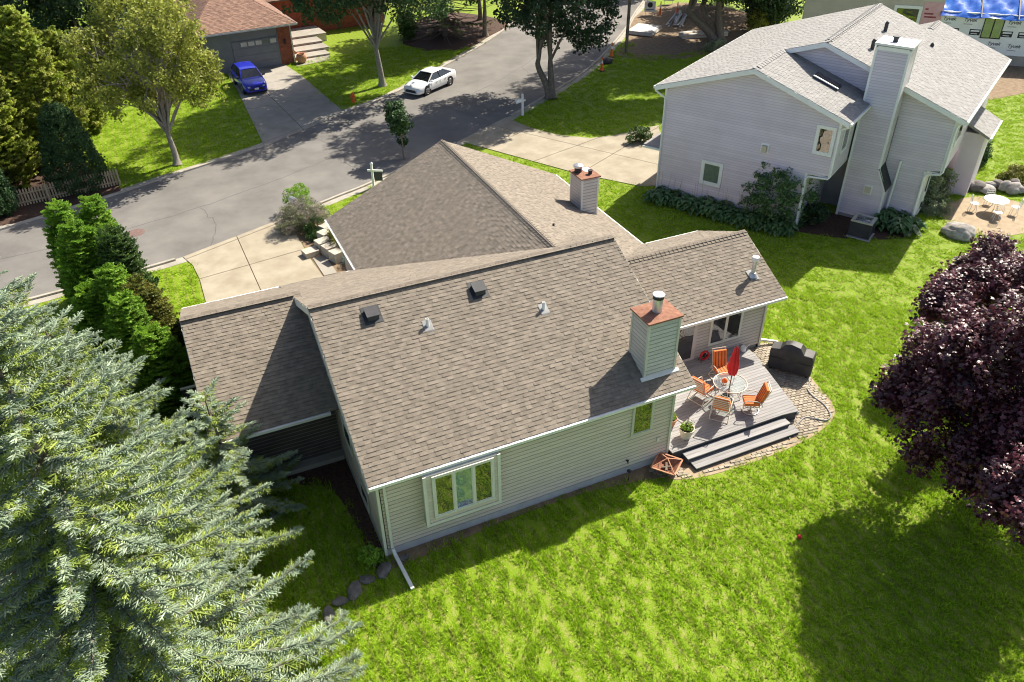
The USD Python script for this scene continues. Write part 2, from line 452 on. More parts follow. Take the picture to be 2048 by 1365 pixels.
MAIN_FOOT = unary_union([Polygon([(-6.75, .12), (3.75, .12), (3.75, 12.8), (-6.75, 12.8)]), Polygon([(-10.5, 5.2), (-6.7, 5.2), (-6.7, 12.8), (-10.5, 12.8)]),
                         Polygon([(3.7, 4.2), (10.75, 4.2), (10.75, 9.2), (3.7, 9.2)]), Polygon([(-3.3, 12), (7.75, 12), (7.75, 17.9), (-3.3, 17.9)])])
PATIO = Polygon(smooth_line([(9.75, 3.9), (10.85, 4.35), (11.8, 4.1), (11.85, 3.2), (11.25, 1.46), (10.98, .19), (10.4, -.64), (9.07, -1.13), (7.31, -1.32), (5.17, -1.29), (3.49, -1.04), (2.56, -.29), (3.2, .05), (9.0, .05)], 5)).buffer(0)
OVAL = Polygon([(29.9 + 3.0 * math.cos(a) * .95 - .3 * math.sin(a), 8.7 + 2.15 * math.sin(a) + .4 * math.cos(a)) for a in np.linspace(0, 2 * PI, 40)[:-1]])
BED_SIDE = Polygon(smooth_line([(-6.8, -.3), (-6.8, 5.3), (-8.9, 5.5), (-8.7, 4.5), (-7.6, 3.6), (-7.25, 1.5), (-7.25, -.2)], 4)).buffer(0)
BED_REAR = Polygon(smooth_line([(-6.75, .2), (3.6, .2), (3.9, -.6), (2.6, -.55), (0, -.12), (-3, -.14), (-4.8, -.3), (-6.0, -.4), (-6.9, -.45)], 4)).buffer(0)
BED_CORNER = Polygon(smooth_line([(-19.5, 30.9), (-17.4, 31.2), (-13.6, 32.7), (-12.9, 33.2), (-13.4, 35.5), (-14.6, 37.6), (-15.2, 40), (-21, 41)], 4)).buffer(0)
BED_TREE = Polygon(smooth_line([(12.2, 56.4), (13.4, 53.2), (16.6, 52.3), (19.6, 54.6), (24, 59.5), (20, 66), (14, 62)], 4)).buffer(0)
BED_FRONT = Polygon([(-4.4, 13), (-4.5, 17.7), (-4.65, 22.3), (-4.7, 24.95), (-2.9, 25.75), (-2.6, 24.2), (-3.0, 21.5), (-2.7, 17.9), (-3.3, 13)])
BED_HOSTA = Polygon(smooth_line([(14.6, 19.1), (15.3, 17.6), (16.5, 15.4), (18.2, 13.2), (19.6, 11.4), (21.2, 9.9), (23.6, 8.8), (24.8, 9.5), (25.2, 10.0), (20.5, 14.5), (16, 19.3)], 3)).buffer(0)
SOIL_YARD = Polygon(smooth_line([(27.5, 44.6), (31, 48.5), (38, 57), (45, 58), (47, 50), (40, 43.5), (33.5, 41), (29, 42)], 4)).buffer(0)
SOIL_SITE = Polygon([(46, 22), (58, 22), (62, 30), (50, 32)])
GRAVEL = Polygon([(17.6, 27.7), (19.4, 27.5), (20.4, 26.2), (19.4, 24.6), (18.2, 25.2)])

g = slab(shapely.box(-260, -200, 340, 420), -2.0, 0.0)
ground = part('/World', 'ground', g, 'grass_ground', kind='structure')
street = part('/World', 'street', slab(street_poly, -.5, .006), 'asphalt', kind='structure')
for k, pts in enumerate(([(-30, 25.6), (-22, 26.4), (-14, 27.3), (-9, 28.6), (-3, 31.2), (2, 34.0), (8, 37.6), (15, 42.0), (22, 47.9), (30, 56)], [(-9.0, 23.6), (-8.4, 26), (-8.9, 28.4)], [(1.5, 28.6), (.2, 31.2), (.6, 33.5), (-.6, 36.6)], [(-16, 22.4), (-15.6, 25.2), (-16.3, 28.0), (-15.9, 30.9)], [(11.2, 34.4), (10.2, 37.0), (9.4, 39.2)], [(20, 40.2), (18.7, 42.6), (18.9, 45.0)])):
    q = smooth_line(pts, 8); q = q + np.random.default_rng(k).normal(0, .05, q.shape)
    part('/World/street', 'crack_seal', slab(LineString(q).buffer(.022), 0, .009), 'oil_stain')
cut = unary_union([DRIVE.buffer(.4), DRIVE_B.buffer(.5), DRIVE_C.buffer(.4)])
for kn, ln, poly in (('far', far_s, far_k), ('near', near_s, near_k)):
    part('/World', 'gutter_strip', slab(poly.intersection(shapely.box(-40, 15, 60, 90)), -.4, .012), 'kerb_concrete', kind='structure')
    sgn = 1 if kn == 'far' else -1
    kb = LineString(ln).buffer(.17 * sgn, single_sided=True).difference(cut)
    kp = UsdGeom.Xform.Define(stage, numbered('/World', 'kerb')); tag(kp, kind='structure')
    segs = [kb.intersection(shapely.box(x, 0, x + 2.985, 100)) for x in np.arange(-30, 60, 3.0)]
    for sg in segs:
        if sg.area > .05:
            part(str(kp.GetPath()), 'kerb_stone', slab(sg, -.1, .105), 'kerb_concrete')


def panels(name, poly, cuts, z, m, pname, gap=.02):
    x = UsdGeom.Xform.Define(stage, numbered('/World', name)); tag(x, kind='structure')
    pieces = [poly]
    for a, b in cuts:
        a, b = np.array(a, float), np.array(b, float); d = b - a
        nx = []
        for p in pieces:
            nx += list(shp_split(p, LineString([a - d * 5, b + d * 5])).geoms)
        pieces = nx
    for p in pieces:
        part(str(x.GetPath()), pname, slab(p.buffer(-gap, join_style=2), -.3, z), m)
    part(str(x.GetPath()), 'joint_bed', slab(poly.buffer(-.03), -.3, z - .014), 'mulch')


panels('driveway', DRIVE, [((-7.6, 23.8), (-7.44, 17.9)), ((-9.9, 20.22), (-4.88, 21.0)), ((-10.2, 22.6), (-4.7, 24.85)), ((-9.9, 16.4), (-4.5, 16.4))], .04, 'concrete', 'driveway_panel')
panels('neighbour_driveway', DRIVE_B, [((-2.36, 55), (-.9, 38.3)), ((-3.9, 44.3), (2.4, 45.2)), ((-3.9, 49.6), (2, 50.4)), ((-4, 36.9), (2.7, 41.1))], .04, 'concrete_old', 'driveway_panel')
panels('side_driveway', DRIVE_C, [((9.2, 29.6), (14.2, 32.2)), ((11.0, 33.5), (17, 23.5)), ((10, 26), (17.5, 28.3)), ((12, 23), (20, 27.3))], .04, 'concrete', 'driveway_panel')
for nm, poly, mm in (('side_mulch_bed', BED_SIDE, 'mulch'), ('wall_foot_soil', BED_REAR, 'bare_soil'), ('corner_mulch_bed', BED_CORNER, 'mulch'), ('tree_mulch_bed', BED_TREE, 'mulch'),
                     ('front_bed', BED_FRONT, 'bare_soil'), ('shrub_bed', BED_HOSTA, 'mulch'), ('bare_yard_soil', SOIL_YARD, 'bare_soil'), ('building_site_soil', SOIL_SITE, 'bare_soil'), ('oval_soil_patch', OVAL, 'sand_soil'), ('white_gravel', GRAVEL, 'block_stone')):
    part('/World', nm, slab(poly, -.3, .016), mm, kind='structure')

# paver patio: pavers one by one on sand
px = UsdGeom.Xform.Define(stage, '/World/paver_patio'); tag(px, kind='structure')
part('/World/paver_patio', 'sand_bed', slab(PATIO, -.3, .012), 'sand_soil')
rg = np.random.default_rng(5)
DECK_AREA = Polygon([(3.75, -1.0), (8.3, -1.0), (8.35, -.1), (9.0, -.15), (9.82, 3.4), (9.82, 4.2), (3.75, 4.2)])
c, s = math.cos(-.12), math.sin(-.12)
pin = PATIO.buffer(-.12).difference(DECK_AREA)
npav = 0
rest = MB()
for i in range(-60, 60):
    for j in range(-60, 80):
        x0, y0 = i * .205 + (j % 2) * .1, j * .125
        q = np.array([(x0, y0), (x0 + .188, y0), (x0 + .188, y0 + .108), (x0, y0 + .108)]) + rg.normal(0, .004, (4, 2))
        q = np.stack([q[:, 0] * c - q[:, 1] * s + 8, q[:, 0] * s + q[:, 1] * c + 1], 1)
        if pin.contains(Point(*q.mean(0))):
            z = .045 + rg.normal(0, .007)
            p8 = [(a, b, 0.0) for a, b in q] + [(a, b, z + rg.normal(0, .003)) for a, b in q * .96 + q.mean(0) * .04]
            npav += 1
            if npav <= 290:
                part('/World/paver_patio', 'paver', MB().hexa(p8), 'paver')
            else:
                rest.hexa(p8)
if rest.v:
    part('/World/paver_patio', 'pavers', rest, 'paver', kind='stuff')


# ---------------------------------------------------------------- instancing
def to_quat(R):
    """R: (n,3,3) -> (n,4) as w,x,y,z"""
    m00, m11, m22 = R[:, 0, 0], R[:, 1, 1], R[:, 2, 2]
    q = np.sqrt(np.maximum(0, np.stack([1 + m00 + m11 + m22, 1 + m00 - m11 - m22, 1 - m00 + m11 - m22, 1 - m00 - m11 + m22], 1))) / 2
    q[:, 1] = np.copysign(q[:, 1], R[:, 2, 1] - R[:, 1, 2]); q[:, 2] = np.copysign(q[:, 2], R[:, 0, 2] - R[:, 2, 0]); q[:, 3] = np.copysign(q[:, 3], R[:, 1, 0] - R[:, 0, 1])
    return q / np.linalg.norm(q, axis=1, keepdims=True)


def instancer(path, protos, idx, pos, quat, scale, kind=None):
    """protos: list of (name, mesh, material)."""
    pi = UsdGeom.PointInstancer.Define(stage, path)
    rel = pi.CreatePrototypesRel()
    for nm, me, mm in protos:
        p = usdkit.mesh(stage, f'{path}/{nm}', me.mesh() if isinstance(me, MB) else me, MATS[mm])
        rel.AddTarget(p.GetPath())
        nv = len(p.GetPointsAttr().Get()); kk = 4 if 'clump' in nm else 3
        tone_of(str(p.GetPath()), np.repeat(np.random.default_rng(nv).uniform(-1, 1, nv // kk + 1), kk)[:nv])
    pi.CreateProtoIndicesAttr(Vt.IntArray.FromNumpy(np.asarray(idx, np.int32)))
    pi.CreatePositionsAttr(Vt.Vec3fArray.FromNumpy(np.asarray(pos, np.float32)))
    q = np.asarray(quat, np.float32)
    qh = Vt.QuathArray(len(q))
    qh = Vt.QuathArray([Gf.Quath(float(a), float(b), float(c), float(d)) for a, b, c, d in q])
    pi.CreateOrientationsAttr(qh)
    s = np.asarray(scale, np.float32)
    if s.ndim == 1:
        s = np.repeat(s[:, None], 3, 1)
    pi.CreateScalesAttr(Vt.Vec3fArray.FromNumpy(np.ascontiguousarray(s)))
    if kind:
        tag(pi, kind=kind)
    return path


def zquat(a):
    a = np.asarray(a); z = np.zeros_like(a)
    return np.stack([np.cos(a / 2), z, z, np.sin(a / 2)], 1)


def rand_rot(rng, n, tilt=PI):
    """random rotations: spin about z, then tip by up to tilt."""
    a, b, t = rng.uniform(0, 2 * PI, n), rng.uniform(0, 2 * PI, n), rng.uniform(0, tilt, n)
    ax = np.stack([np.cos(b), np.sin(b), np.zeros(n)], 1)
    q1 = np.concatenate([np.cos(t / 2)[:, None], ax * np.sin(t / 2)[:, None]], 1)
    q2 = zquat(a)
    w1, x1, y1, z1 = q1.T; w2, x2, y2, z2 = q2.T
    return np.stack([w1 * w2 - x1 * x2 - y1 * y2 - z1 * z2, w1 * x2 + x1 * w2 + y1 * z2 - z1 * y2, w1 * y2 - x1 * z2 + y1 * w2 + z1 * x2, w1 * z2 + x1 * y2 - y1 * x2 + z1 * w2], 1)


def visible(P, margin=.12):
    d = (np.asarray(P) - CAM_POS)
    z = d @ fw
    k = 1602.8 / 1024
    x, y = d @ rt / z * k, d @ up / z * k
    return (z > 1) & (np.abs(x) < 1 + margin) & (np.abs(y) < .667 + margin)


# lawn grass as instanced tufts
def tuft(seed, n, size, h, w, asp=1.0):
    r = np.random.default_rng(seed)
    cl = r.uniform(-size / 2, size / 2, (17, 2)); ci = r.integers(0, 17, n)
    off = r.normal(0, .032, (n, 2)); off[: n // 4] = r.uniform(-size / 2, size / 2, (n // 4, 2)) * .6
    b = np.column_stack([cl[ci] + off, np.zeros(n)])
    a = r.uniform(0, 2 * PI, n); ww = w * r.uniform(.6, 1.3, n); hh = h * r.uniform(.5, 1.25, n)
    b[:, 0] *= asp; off = off * (asp, 1)
    side = np.stack([np.cos(a), np.sin(a), np.zeros(n)], 1) * ww[:, None]
    hh *= (r.uniform(.55, 1.35, 17)[ci])
    lean = np.column_stack([(off * 9 + r.normal(0, .4, (n, 2))) * hh[:, None], hh])
    v = np.stack([b - side, b + side, b + lean], 1).reshape(-1, 3)
    return trimesh.Trimesh(v, np.arange(3 * n).reshape(-1, 3), process=False)


hard = unary_union([street_poly, far_k, near_k, DRIVE, DRIVE_B, DRIVE_C, GREY_FOOT, MAIN_FOOT, PATIO, OVAL.buffer(-.1), BED_SIDE.buffer(-.05), BED_REAR.buffer(-.08), BED_CORNER, BED_TREE, BED_FRONT, BED_HOSTA.buffer(-.1), GRAVEL, SOIL_SITE,
                    Polygon([(-6, 54.5), (8, 55.5), (8, 75), (-14, 72)]), DECK_AREA, SOIL_YARD.buffer(-1.2)])
shapely.prepare(hard)
rg = np.random.default_rng(11)


def lawn_points(x0, x1, y0, y1, sp, far0, far1):
    X, Y = np.meshgrid(np.arange(x0, x1, sp), np.arange(y0, y1, sp))
    p = np.column_stack([X.ravel(), Y.ravel()]) + rg.uniform(-sp * .4, sp * .4, (X.size, 2))
    P = np.column_stack([p, np.zeros(len(p))])
    d = np.linalg.norm(P - CAM_POS, axis=1)
    keep = visible(P, .06) & (d >= far0) & (d < far1)
    P = P[keep]
    return P[~shapely.contains_xy(hard, P[:, 0], P[:, 1])]


A = lawn_points(-24, 40, -16, 40, .36, 0, 40)
B = lawn_points(-30, 60, -5, 75, .62, 40, 78)
A[:, 0] = np.round(A[:, 0] / .37) * .37 + rg.normal(0, .03, len(A)) + .05 * np.sin(A[:, 1] * .8)
P = np.vstack([A, B])
sc = np.concatenate([rg.uniform(.8, 1.2, len(A)), rg.uniform(1.3, 1.7, len(B))])
row = 1.0
hv = row * (.86 + .28 * np.clip(meshkit.fbm(np.column_stack([P[:, :2] * 1.5, np.zeros(len(P))]), 2, 3) * 1.6 - .35, 0, 1) ** 1.3)
sc3 = np.column_stack([sc, sc, sc * hv * np.concatenate([rg.uniform(.6, 1.4, len(A)), rg.uniform(.4, .7, len(B))])])
instancer('/World/lawn_grass', [(f'tuft_{"abcd"[i]}', tuft(30 + i, 135, .52, .095, .0135, .66), 'grass_blade') for i in range(4)],
          rg.integers(0, 4, len(P)), P, zquat(np.where(np.arange(len(P)) < len(A), rg.normal(0, .12, len(P)) + PI * rg.integers(0, 2, len(P)), rg.uniform(0, 2 * PI, len(P)))), sc3)
tag(stage.GetPrimAtPath('/World/lawn_grass'), 'short mown green lawn grass around the houses', 'grass', None, 'stuff')
# ---------------------------------------------------------------- house building
def wall_poly(path_parent, name, O, U, N, poly, thick, m):
    """A wall slab: poly in (s, z) on the plane through O along U; thickness goes inwards."""
    O, U, N = np.array(O, float), np.array(U, float), np.array(N, float)
    t = trimesh.creation.extrude_polygon(Polygon(poly), thick, engine='earcut')
    v = np.array(t.vertices)
    w = O + v[:, :1] * U + v[:, 1:2] * np.array([0, 0, 1]) - v[:, 2:] * N
    return part(path_parent, name, trimesh.Trimesh(w, t.faces, process=False), m)


def siding(wall, O, U, N, poly, exp, m, z0=None, name='siding_board', joined=False):
    O, U, N = np.array(O, float), np.array(U, float), np.array(N, float)
    pg = Polygon(poly)
    proud, gap = (.010, .029) if exp == .15 else (.024, .017)
    zz = pg.bounds[1] if z0 is None else z0
    allb = MB()
    while zz < pg.bounds[3] - .02:
        st = pg.intersection(shapely.box(-100, zz, 100, zz + exp))
        for q in getattr(st, 'geoms', [st]):
            if q.area < .004 or not hasattr(q, 'exterior'):
                continue
            x = np.array(q.exterior.coords)
            zl, zh = x[:, 1].min(), x[:, 1].max()
            lo = x[x[:, 1] < zl + 1e-3]; hi = x[x[:, 1] > zh - 1e-3]
            mid = q.intersection(LineString([(-100, zl + 1e-3), (100, zl + 1e-3)])).bounds
            a0, a1 = mid[0], mid[2]; b0, b1 = hi[:, 0].min(), hi[:, 0].max()
            zh -= gap if zh - zl > .05 else 0
            P = lambda s, z, d: O + U * s + np.array([0, 0, z]) + N * d
            p8 = [P(a0, zl, .001), P(a1, zl, .001), P(a1, zl, proud), P(a0, zl, proud), P(b0, zh, .001), P(b1, zh, .001), P(b1, zh, .004), P(b0, zh, .004)]
            if joined:
                allb.hexa(p8)
            else:
                part(wall, name, MB().hexa(p8), m)
        zz += exp
    if joined and allb.v:
        part(wall, name + 's', allb, m, kind='stuff')


SH_BANK = {}


def shingle_boxes(poly3, exp, wmin, wmax, seed, t_lo=.014, t_hi=.024, over=.02):
    """poly3: plane polygon whose first edge is the eave. Returns (n,8,3) boxes."""
    P = np.array(poly3, float); e = P[1] - P[0]; e /= np.linalg.norm(e)
    n = np.zeros(3)
    for i in range(len(P)):
        a, b = P[i], P[(i + 1) % len(P)]
        n += np.cross(a, b)
    n /= np.linalg.norm(n); n = n if n[2] > 0 else -n
    s = np.cross(n, e); s = s if s[2] > 0 else -s
    uv = np.stack([(P - P[0]) @ e, (P - P[0]) @ s], 1)
    pg = Polygon(uv).buffer(0)
    r = np.random.default_rng(seed); out = []
    v = -over
    while v < uv[:, 1].max():
        c = min(max(v + exp * .5, .01), uv[:, 1].max() - .01)
        seg = pg.intersection(LineString([(-200, c), (200, c)]))
        for g in getattr(seg, 'geoms', [seg]):
            if g.is_empty or g.length < .05:
                continue
            u0, u1 = g.bounds[0] - .01, g.bounds[2] + .01
            u = u0 - r.uniform(0, wmax)
            hi = r.random() < .5
            while u < u1:
                w = r.uniform(wmin, wmax)
                a, b = max(u, u0), min(u + w, u1)
                if b - a > .03:
                    t = (t_hi if hi else t_lo) + r.uniform(-.002, .003)
                    dv = r.uniform(-.003, .003)
                    q = []
                    for d0, d1 in ((-.004, -.004), (t, .005)):
                        for uu, vv, dd in ((a, v + dv, d0), (b, v + dv, d0), (b, v + exp * 1.12, d1), (a, v + exp * 1.12, d1)):
                            q.append(P[0] + e * uu + s * vv + n * dd)
                    out.append(q)
                u += w; hi = not hi
        v += exp
    return np.array(out), n


def boxes_mesh(B):
    B = np.asarray(B)
    n = len(B)
    return trimesh.Trimesh(B.reshape(-1, 3), (BOXF[None] + 8 * np.arange(n)[:, None, None]).reshape(-1, 3), process=False)


def shingle_stuff(parent, B, m):
    p_ = part(parent, 'shingles', boxes_mesh(B), m, kind='stuff')
    tone_of(p_, np.repeat(np.random.default_rng(len(B)).uniform(-1, 1, len(B)), 8))


def roof_plane(parent, poly3, deck_m, thick=.12, name='roof'):
    P = np.array(poly3, float)
    n = np.zeros(3)
    for i in range(len(P)):
        n += np.cross(P[i], P[(i + 1) % len(P)])
    n /= np.linalg.norm(n); n = n if n[2] > 0 else -n
    o = P[0]; e = (P[1] - P[0]) / np.linalg.norm(P[1] - P[0]); s = np.cross(n, e)
    uv = np.stack([(P - o) @ e, (P - o) @ s], 1)
    t = trimesh.creation.extrude_polygon(Polygon(uv).buffer(0), thick, engine='earcut')
    v = np.array(t.vertices)
    w = o + v[:, :1] * e + v[:, 1:2] * s - n * (thick - v[:, 2:])
    return part(parent, name, trimesh.Trimesh(w, t.faces, process=False), deck_m)


def ridge_caps(parent, A, B, n1, n2, m, w=.17, step=.2, t=.02, name='ridge_cap'):
    """Folded caps along a ridge from A to B between slopes with normals n1, n2."""
    A, B = np.array(A, float), np.array(B, float); L = np.linalg.norm(B - A); d = (B - A) / L
    s1, s2 = np.cross(n1, d), np.cross(n2, d)
    s1 = s1 if s1[2] < 0 else -s1; s2 = s2 if s2[2] < 0 else -s2
    k = max(1, int(L / step))
    for i in range(k):
        a, b = A + d * (i * L / k), A + d * min(L, (i + 1.15) * L / k)
        r0, r1 = t + .012, t * .6
        mb = MB()
        for sx, nx in ((s1, n1), (s2, n2)):
            up_ = np.array([0, 0, 1.0])
            p8 = [a - up_ * .01, b - up_ * .01, b + sx * w + nx * .004, a + sx * w + nx * .004, a + up_ * (r0 + .018), b + up_ * (r1 + .018), b + sx * w + nx * r1, a + sx * w + nx * r0]
            mb.hexa(p8)
        part(parent, name, mb, m)


def window(parent, O, U, N, s0, s1, z0, z1, panes=1, frame_m='trim_cream', fw_=.07, proud=.035, inside='window_dark', hbars=0, name='window', label=None, mull=.06):
    O, U, N = np.array(O, float), np.array(U, float), np.array(N, float)
    Z = np.array([0, 0, 1.0])
    R = np.stack([U, N, Z], 1)

    def bx(mb, a0, a1, b0, b1, d0, d1):
        c = O + U * (a0 + a1) / 2 + Z * (b0 + b1) / 2 + N * (d0 + d1) / 2
        mb.obox(c, (a1 - a0, d1 - d0, b1 - b0), R)
    fr = MB()
    bx(fr, s0 - fw_, s1 + fw_, z0 - fw_, z0, .0, proud + .012); bx(fr, s0 - fw_, s1 + fw_, z1, z1 + fw_, .0, proud + .006)
    bx(fr, s0 - fw_, s0, z0, z1, .0, proud); bx(fr, s1, s1 + fw_, z0, z1, .0, proud)
    w = part(parent, name, fr, frame_m, label=label)
    bk = MB(); bx(bk, s0, s1, z0, z1, .006, .010)
    part(w, 'interior', bk, inside)
    pw = (s1 - s0 - mull * (panes - 1)) / panes
    for i in range(panes):
        a = s0 + i * (pw + mull)
        sa = MB()
        sw = .032
        bx(sa, a, a + pw, z0, z0 + sw, .012, proud - .006); bx(sa, a, a + pw, z1 - sw, z1, .012, proud - .006)
        bx(sa, a, a + sw, z0 + sw, z1 - sw, .012, proud - .006); bx(sa, a + pw - sw, a + pw, z0 + sw, z1 - sw, .012, proud - .006)
        part(w, 'sash', sa, frame_m)
        gl = MB(); bx(gl, a + sw, a + pw - sw, z0 + sw, z1 - sw, .018, .0215)
        part(w, 'pane', gl, 'glass_pane')
        if i:
            mu = MB(); bx(mu, a - mull, a, z0, z1, .010, proud + .004)
            part(w, 'mullion', mu, frame_m)
    return w


def fascia(parent, a, b, h, w, m, N=None, name='gutter'):
    """A board or gutter hung below the line a-b."""
    a, b = np.array(a, float), np.array(b, float)
    d = (b - a) / np.linalg.norm(b - a)
    out = np.array(N, float) if N is not None else np.cross(d, [0, 0, 1.0])
    mb = MB(); Z = np.array([0, 0, 1.0])
    p8 = [a - Z * h, b - Z * h, b - Z * h + out * w * .75, a - Z * h + out * w * .75, a, b, b + out * w, a + out * w]
    mb.hexa(p8)
    return part(parent, name, mb, m)


# ================================================================ the main house
H = thing('ranch_house', 'sage sided ranch house with brown shingle roof, two chimneys and rear deck', 'house')
X, Y, Z = np.eye(3)
zr = lambda y: 3.2 + .4955 * y
PL = {  # roof planes, first edge = eave
    'rear': [(-7, 0, 3.2), (4.15, 0, 3.2), (4.15, 5.61, 5.98), (-7, 5.61, 5.98)],
    'front': [(-4.25, 13.29, 2.62), (-7, 13.29, 2.62), (-7, 5.61, 5.98), (4.15, 5.61, 5.98), (4.15, 8.58, 4.68), (2.21, 6.48, 5.6), (-3.79, 12.95, 2.77)],
    'wing_left': [(-3.79, 18.33, 2.75), (-3.79, 12.95, 2.75), (2.21, 6.48, 5.6), (2.21, 18.33, 5.6)],
    'wing_right': [(8.3, 18.33, 2.72), (8.3, 9.73, 2.72), (5.3, 6.7, 4.13), (4.15, 6.7, 4.68), (4.15, 8.58, 4.68), (2.21, 6.48, 5.6), (2.21, 18.33, 5.6)],
    'right_rear': [(4.15, 3.78, 2.62), (11.28, 3.78, 2.62), (11.28, 6.7, 4.11), (4.15, 6.7, 4.11)],
    'right_front': [(8.3, 9.73, 2.74), (11.28, 9.73, 2.74), (11.28, 6.7, 4.11), (5.3, 6.7, 4.11)],
    'left_rear': [(-10.87, 4.57, 2.58), (-6.76, 4.57, 2.58), (-6.76, 8.93, 4.63), (-10.87, 8.93, 4.63)],
    'left_front': [(-10.87, 13.29, 2.58), (-7, 13.29, 2.58), (-7, 8.93, 4.63), (-10.87, 8.93, 4.63)]}
allb, owner, norms, roofs = [], [], {}, {}
for i, (k, p) in enumerate(PL.items()):
    roofs[k] = roof_plane(H, p, 'roof_deck', thick=.11)
    B, n = shingle_boxes(p, .142, .16, .33, 100 + i)
    norms[k] = n
    allb.append(B); owner += [k] * len(B)
allb = np.concatenate(allb); owner = np.array(owner)
dist = np.linalg.norm(allb.mean(1) - CAM_POS, axis=1)
size = np.linalg.norm(allb[:, 1] - allb[:, 0], axis=1)
seen = visible(allb.mean(1), 0) & (owner == 'rear')
rank = np.argsort(np.where(seen, dist - size * 4, 1e9))[:300]
single = np.zeros(len(allb), bool); single[rank] = True
rg = np.random.default_rng(3)
for i in rank:
    part(roofs['rear'], 'shingle', boxes_mesh(allb[i:i + 1]), 'shingle_brown_' + 'abcd'[rg.integers(0, 4)])
for k in PL:
    mk = (owner == k) & ~single
    shingle_stuff(roofs[k], allb[mk], 'shingle_brown')
for k, A, B, a, b in (('rear', (-7.02, 5.61, 5.985), (.9, 5.61, 5.985), 'rear', 'front'), ('rear', (2.4, 5.61, 5.985), (4.15, 5.61, 5.985), 'rear', 'front'),
                      ('wing_left', (2.21, 6.1, 5.61), (2.21, 18.34, 5.61), 'wing_left', 'wing_right'), ('left_rear', (-10.88, 8.93, 4.64), (-7.0, 8.93, 4.64), 'left_rear', 'left_front'),
                      ('right_rear', (4.2, 6.7, 4.12), (11.29, 6.7, 4.12), 'right_rear', 'right_front')):
    ridge_caps(roofs[k], A, B, norms[a], norms[b], 'shingle_cap')
# walls
rw = wall_poly(H, 'wall', (-6.75, .12, 0), X, -Y, [(0, -.2), (10.24, -.2), (10.24, 3.08), (0, 3.08)], .15, 'wall_plain')
siding(rw, (-6.75, .12, 0), X, -Y, [(0.08, .3), (10.17, .3), (10.17, 3.06), (0.08, 3.06)], .15, 'siding_sage')
fb = MB().box((-6.77, .095, -.2), (3.51, .12, .29)); part(rw, 'foundation_strip', fb, 'foundation')
lw = wall_poly(H, 'wall', (-6.75, 12.8, 0), -Y, -X, [(0, -.2), (12.68, -.2), (12.68, 3.08), (12.8 - 5.61, 5.78), (0, 2.5)], .15, 'wall_plain')
siding(lw, (-6.75, 12.8, 0), -Y, -X, [(3.9, 2.7), (7.6, .3), (12.6, .3), (12.6, 3.06), (12.8 - 5.61, 5.74), (3.9, 4.3)], .15, 'siding_sage')
part(lw, 'foundation_strip', MB().box((-6.775, .12, -.2), (-6.75, 5.2, .29)), 'foundation')
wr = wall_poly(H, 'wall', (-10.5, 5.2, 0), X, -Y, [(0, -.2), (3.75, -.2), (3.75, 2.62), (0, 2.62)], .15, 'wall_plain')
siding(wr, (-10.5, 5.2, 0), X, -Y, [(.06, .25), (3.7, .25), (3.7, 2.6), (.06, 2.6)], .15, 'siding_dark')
part(wr, 'foundation_strip', MB().box((-10.5, 4.9, -.2), (-6.8, 5.19, .2)), 'concrete_old')
wl = wall_poly(H, 'wall', (-10.5, 12.9, 0), -Y, -X, [(0, -.2), (7.7, -.2), (7.7, 2.62), (3.97, 4.45), (0, 2.5)], .15, 'wall_plain')
siding(wl, (-10.5, 12.9, 0), -Y, -X, [(0.05, .2), (7.65, .2), (7.65, 2.6), (3.97, 4.42), (0.05, 2.5)], .15, 'siding_sage')
rr = wall_poly(H, 'wall', (3.49, 4.2, 0), X, -Y, [(0, -.2), (7.26, -.2), (7.26, 2.65), (0, 2.65)], .15, 'wall_plain')
siding(rr, (3.75, 4.2, 0), X, -Y, [(0.02, .2), (6.93, .2), (6.93, 2.63), (.02, 2.63)], .15, 'siding_warm')
wall_poly(H, 'wall', (3.49, .12, 0), Y, X, [(0, -.2), (9.1, -.2), (9.1, 2.6), (5.49, 5.78), (0, 3.05)], .15, 'siding_sage')
wall_poly(H, 'wall', (10.75, 4.2, 0), Y, X, [(0, -.2), (5.0, -.2), (5.0, 2.62), (2.5, 3.95), (0, 2.6)], .15, 'siding_sage')
wall_poly(H, 'wall', (10.75, 9.2, 0), -X, Y, [(0, -.2), (3.1, -.2), (3.1, 2.6), (0, 2.6)], .15, 'siding_sage')
wf = wall_poly(H, 'wall', (-3.3, 17.9, 0), -Y, -X, [(0, -.2), (5.2, -.2), (5.2, 2.6), (0, 2.6)], .15, 'wall_plain')
siding(wf, (-3.3, 17.9, 0), -Y, -X, [(0.05, .2), (5.1, .2), (5.1, 2.58), (.05, 2.58)], .15, 'siding_sage')
wall_poly(H, 'wall', (7.75, 17.9, 0), -X, Y, [(0, -.2), (11.05, -.2), (11.05, 2.8), (5.54, 5.4), (0, 2.8)], .15, 'siding_sage')
wall_poly(H, 'wall', (7.75, 9.0, 0), Y, X, [(0, -.2), (8.9, -.2), (8.9, 2.6), (0, 2.6)], .15, 'siding_sage')
ww = wall_poly(H, 'wall', (-3.3, 12.8, 0), -X, Y, [(0, -.2), (7.2, -.2), (7.2, 2.55), (0, 2.55)], .15, 'siding_sage')
gd = part(H, 'garage_door', MB().box((-9.6, 12.8, .03), (-4.6, 12.84, 2.2)), 'trim_white')
for i in range(4):
    part(gd, 'door_panel', MB().box((-9.55, 12.84, .06 + i * .535), (-4.65, 12.865, .56 + i * .535)), 'trim_white')
# corner boards
for cx, cy, a, b, mm in ((-6.79, .085, -.05, 3.06, 'trim_cream'), (3.425, .085, 0, 3.06, 'trim_sage'), (10.70, 4.165, 0, 2.6, 'trim_cream')):
    part(H, 'corner_board', MB().box((cx, cy - .01, a), (cx + .085, cy + .075, b)), mm)
part(H, 'corner_board', MB().box((-6.80, .16, .28), (-6.765, .27, 3.1)), 'trim_sage')
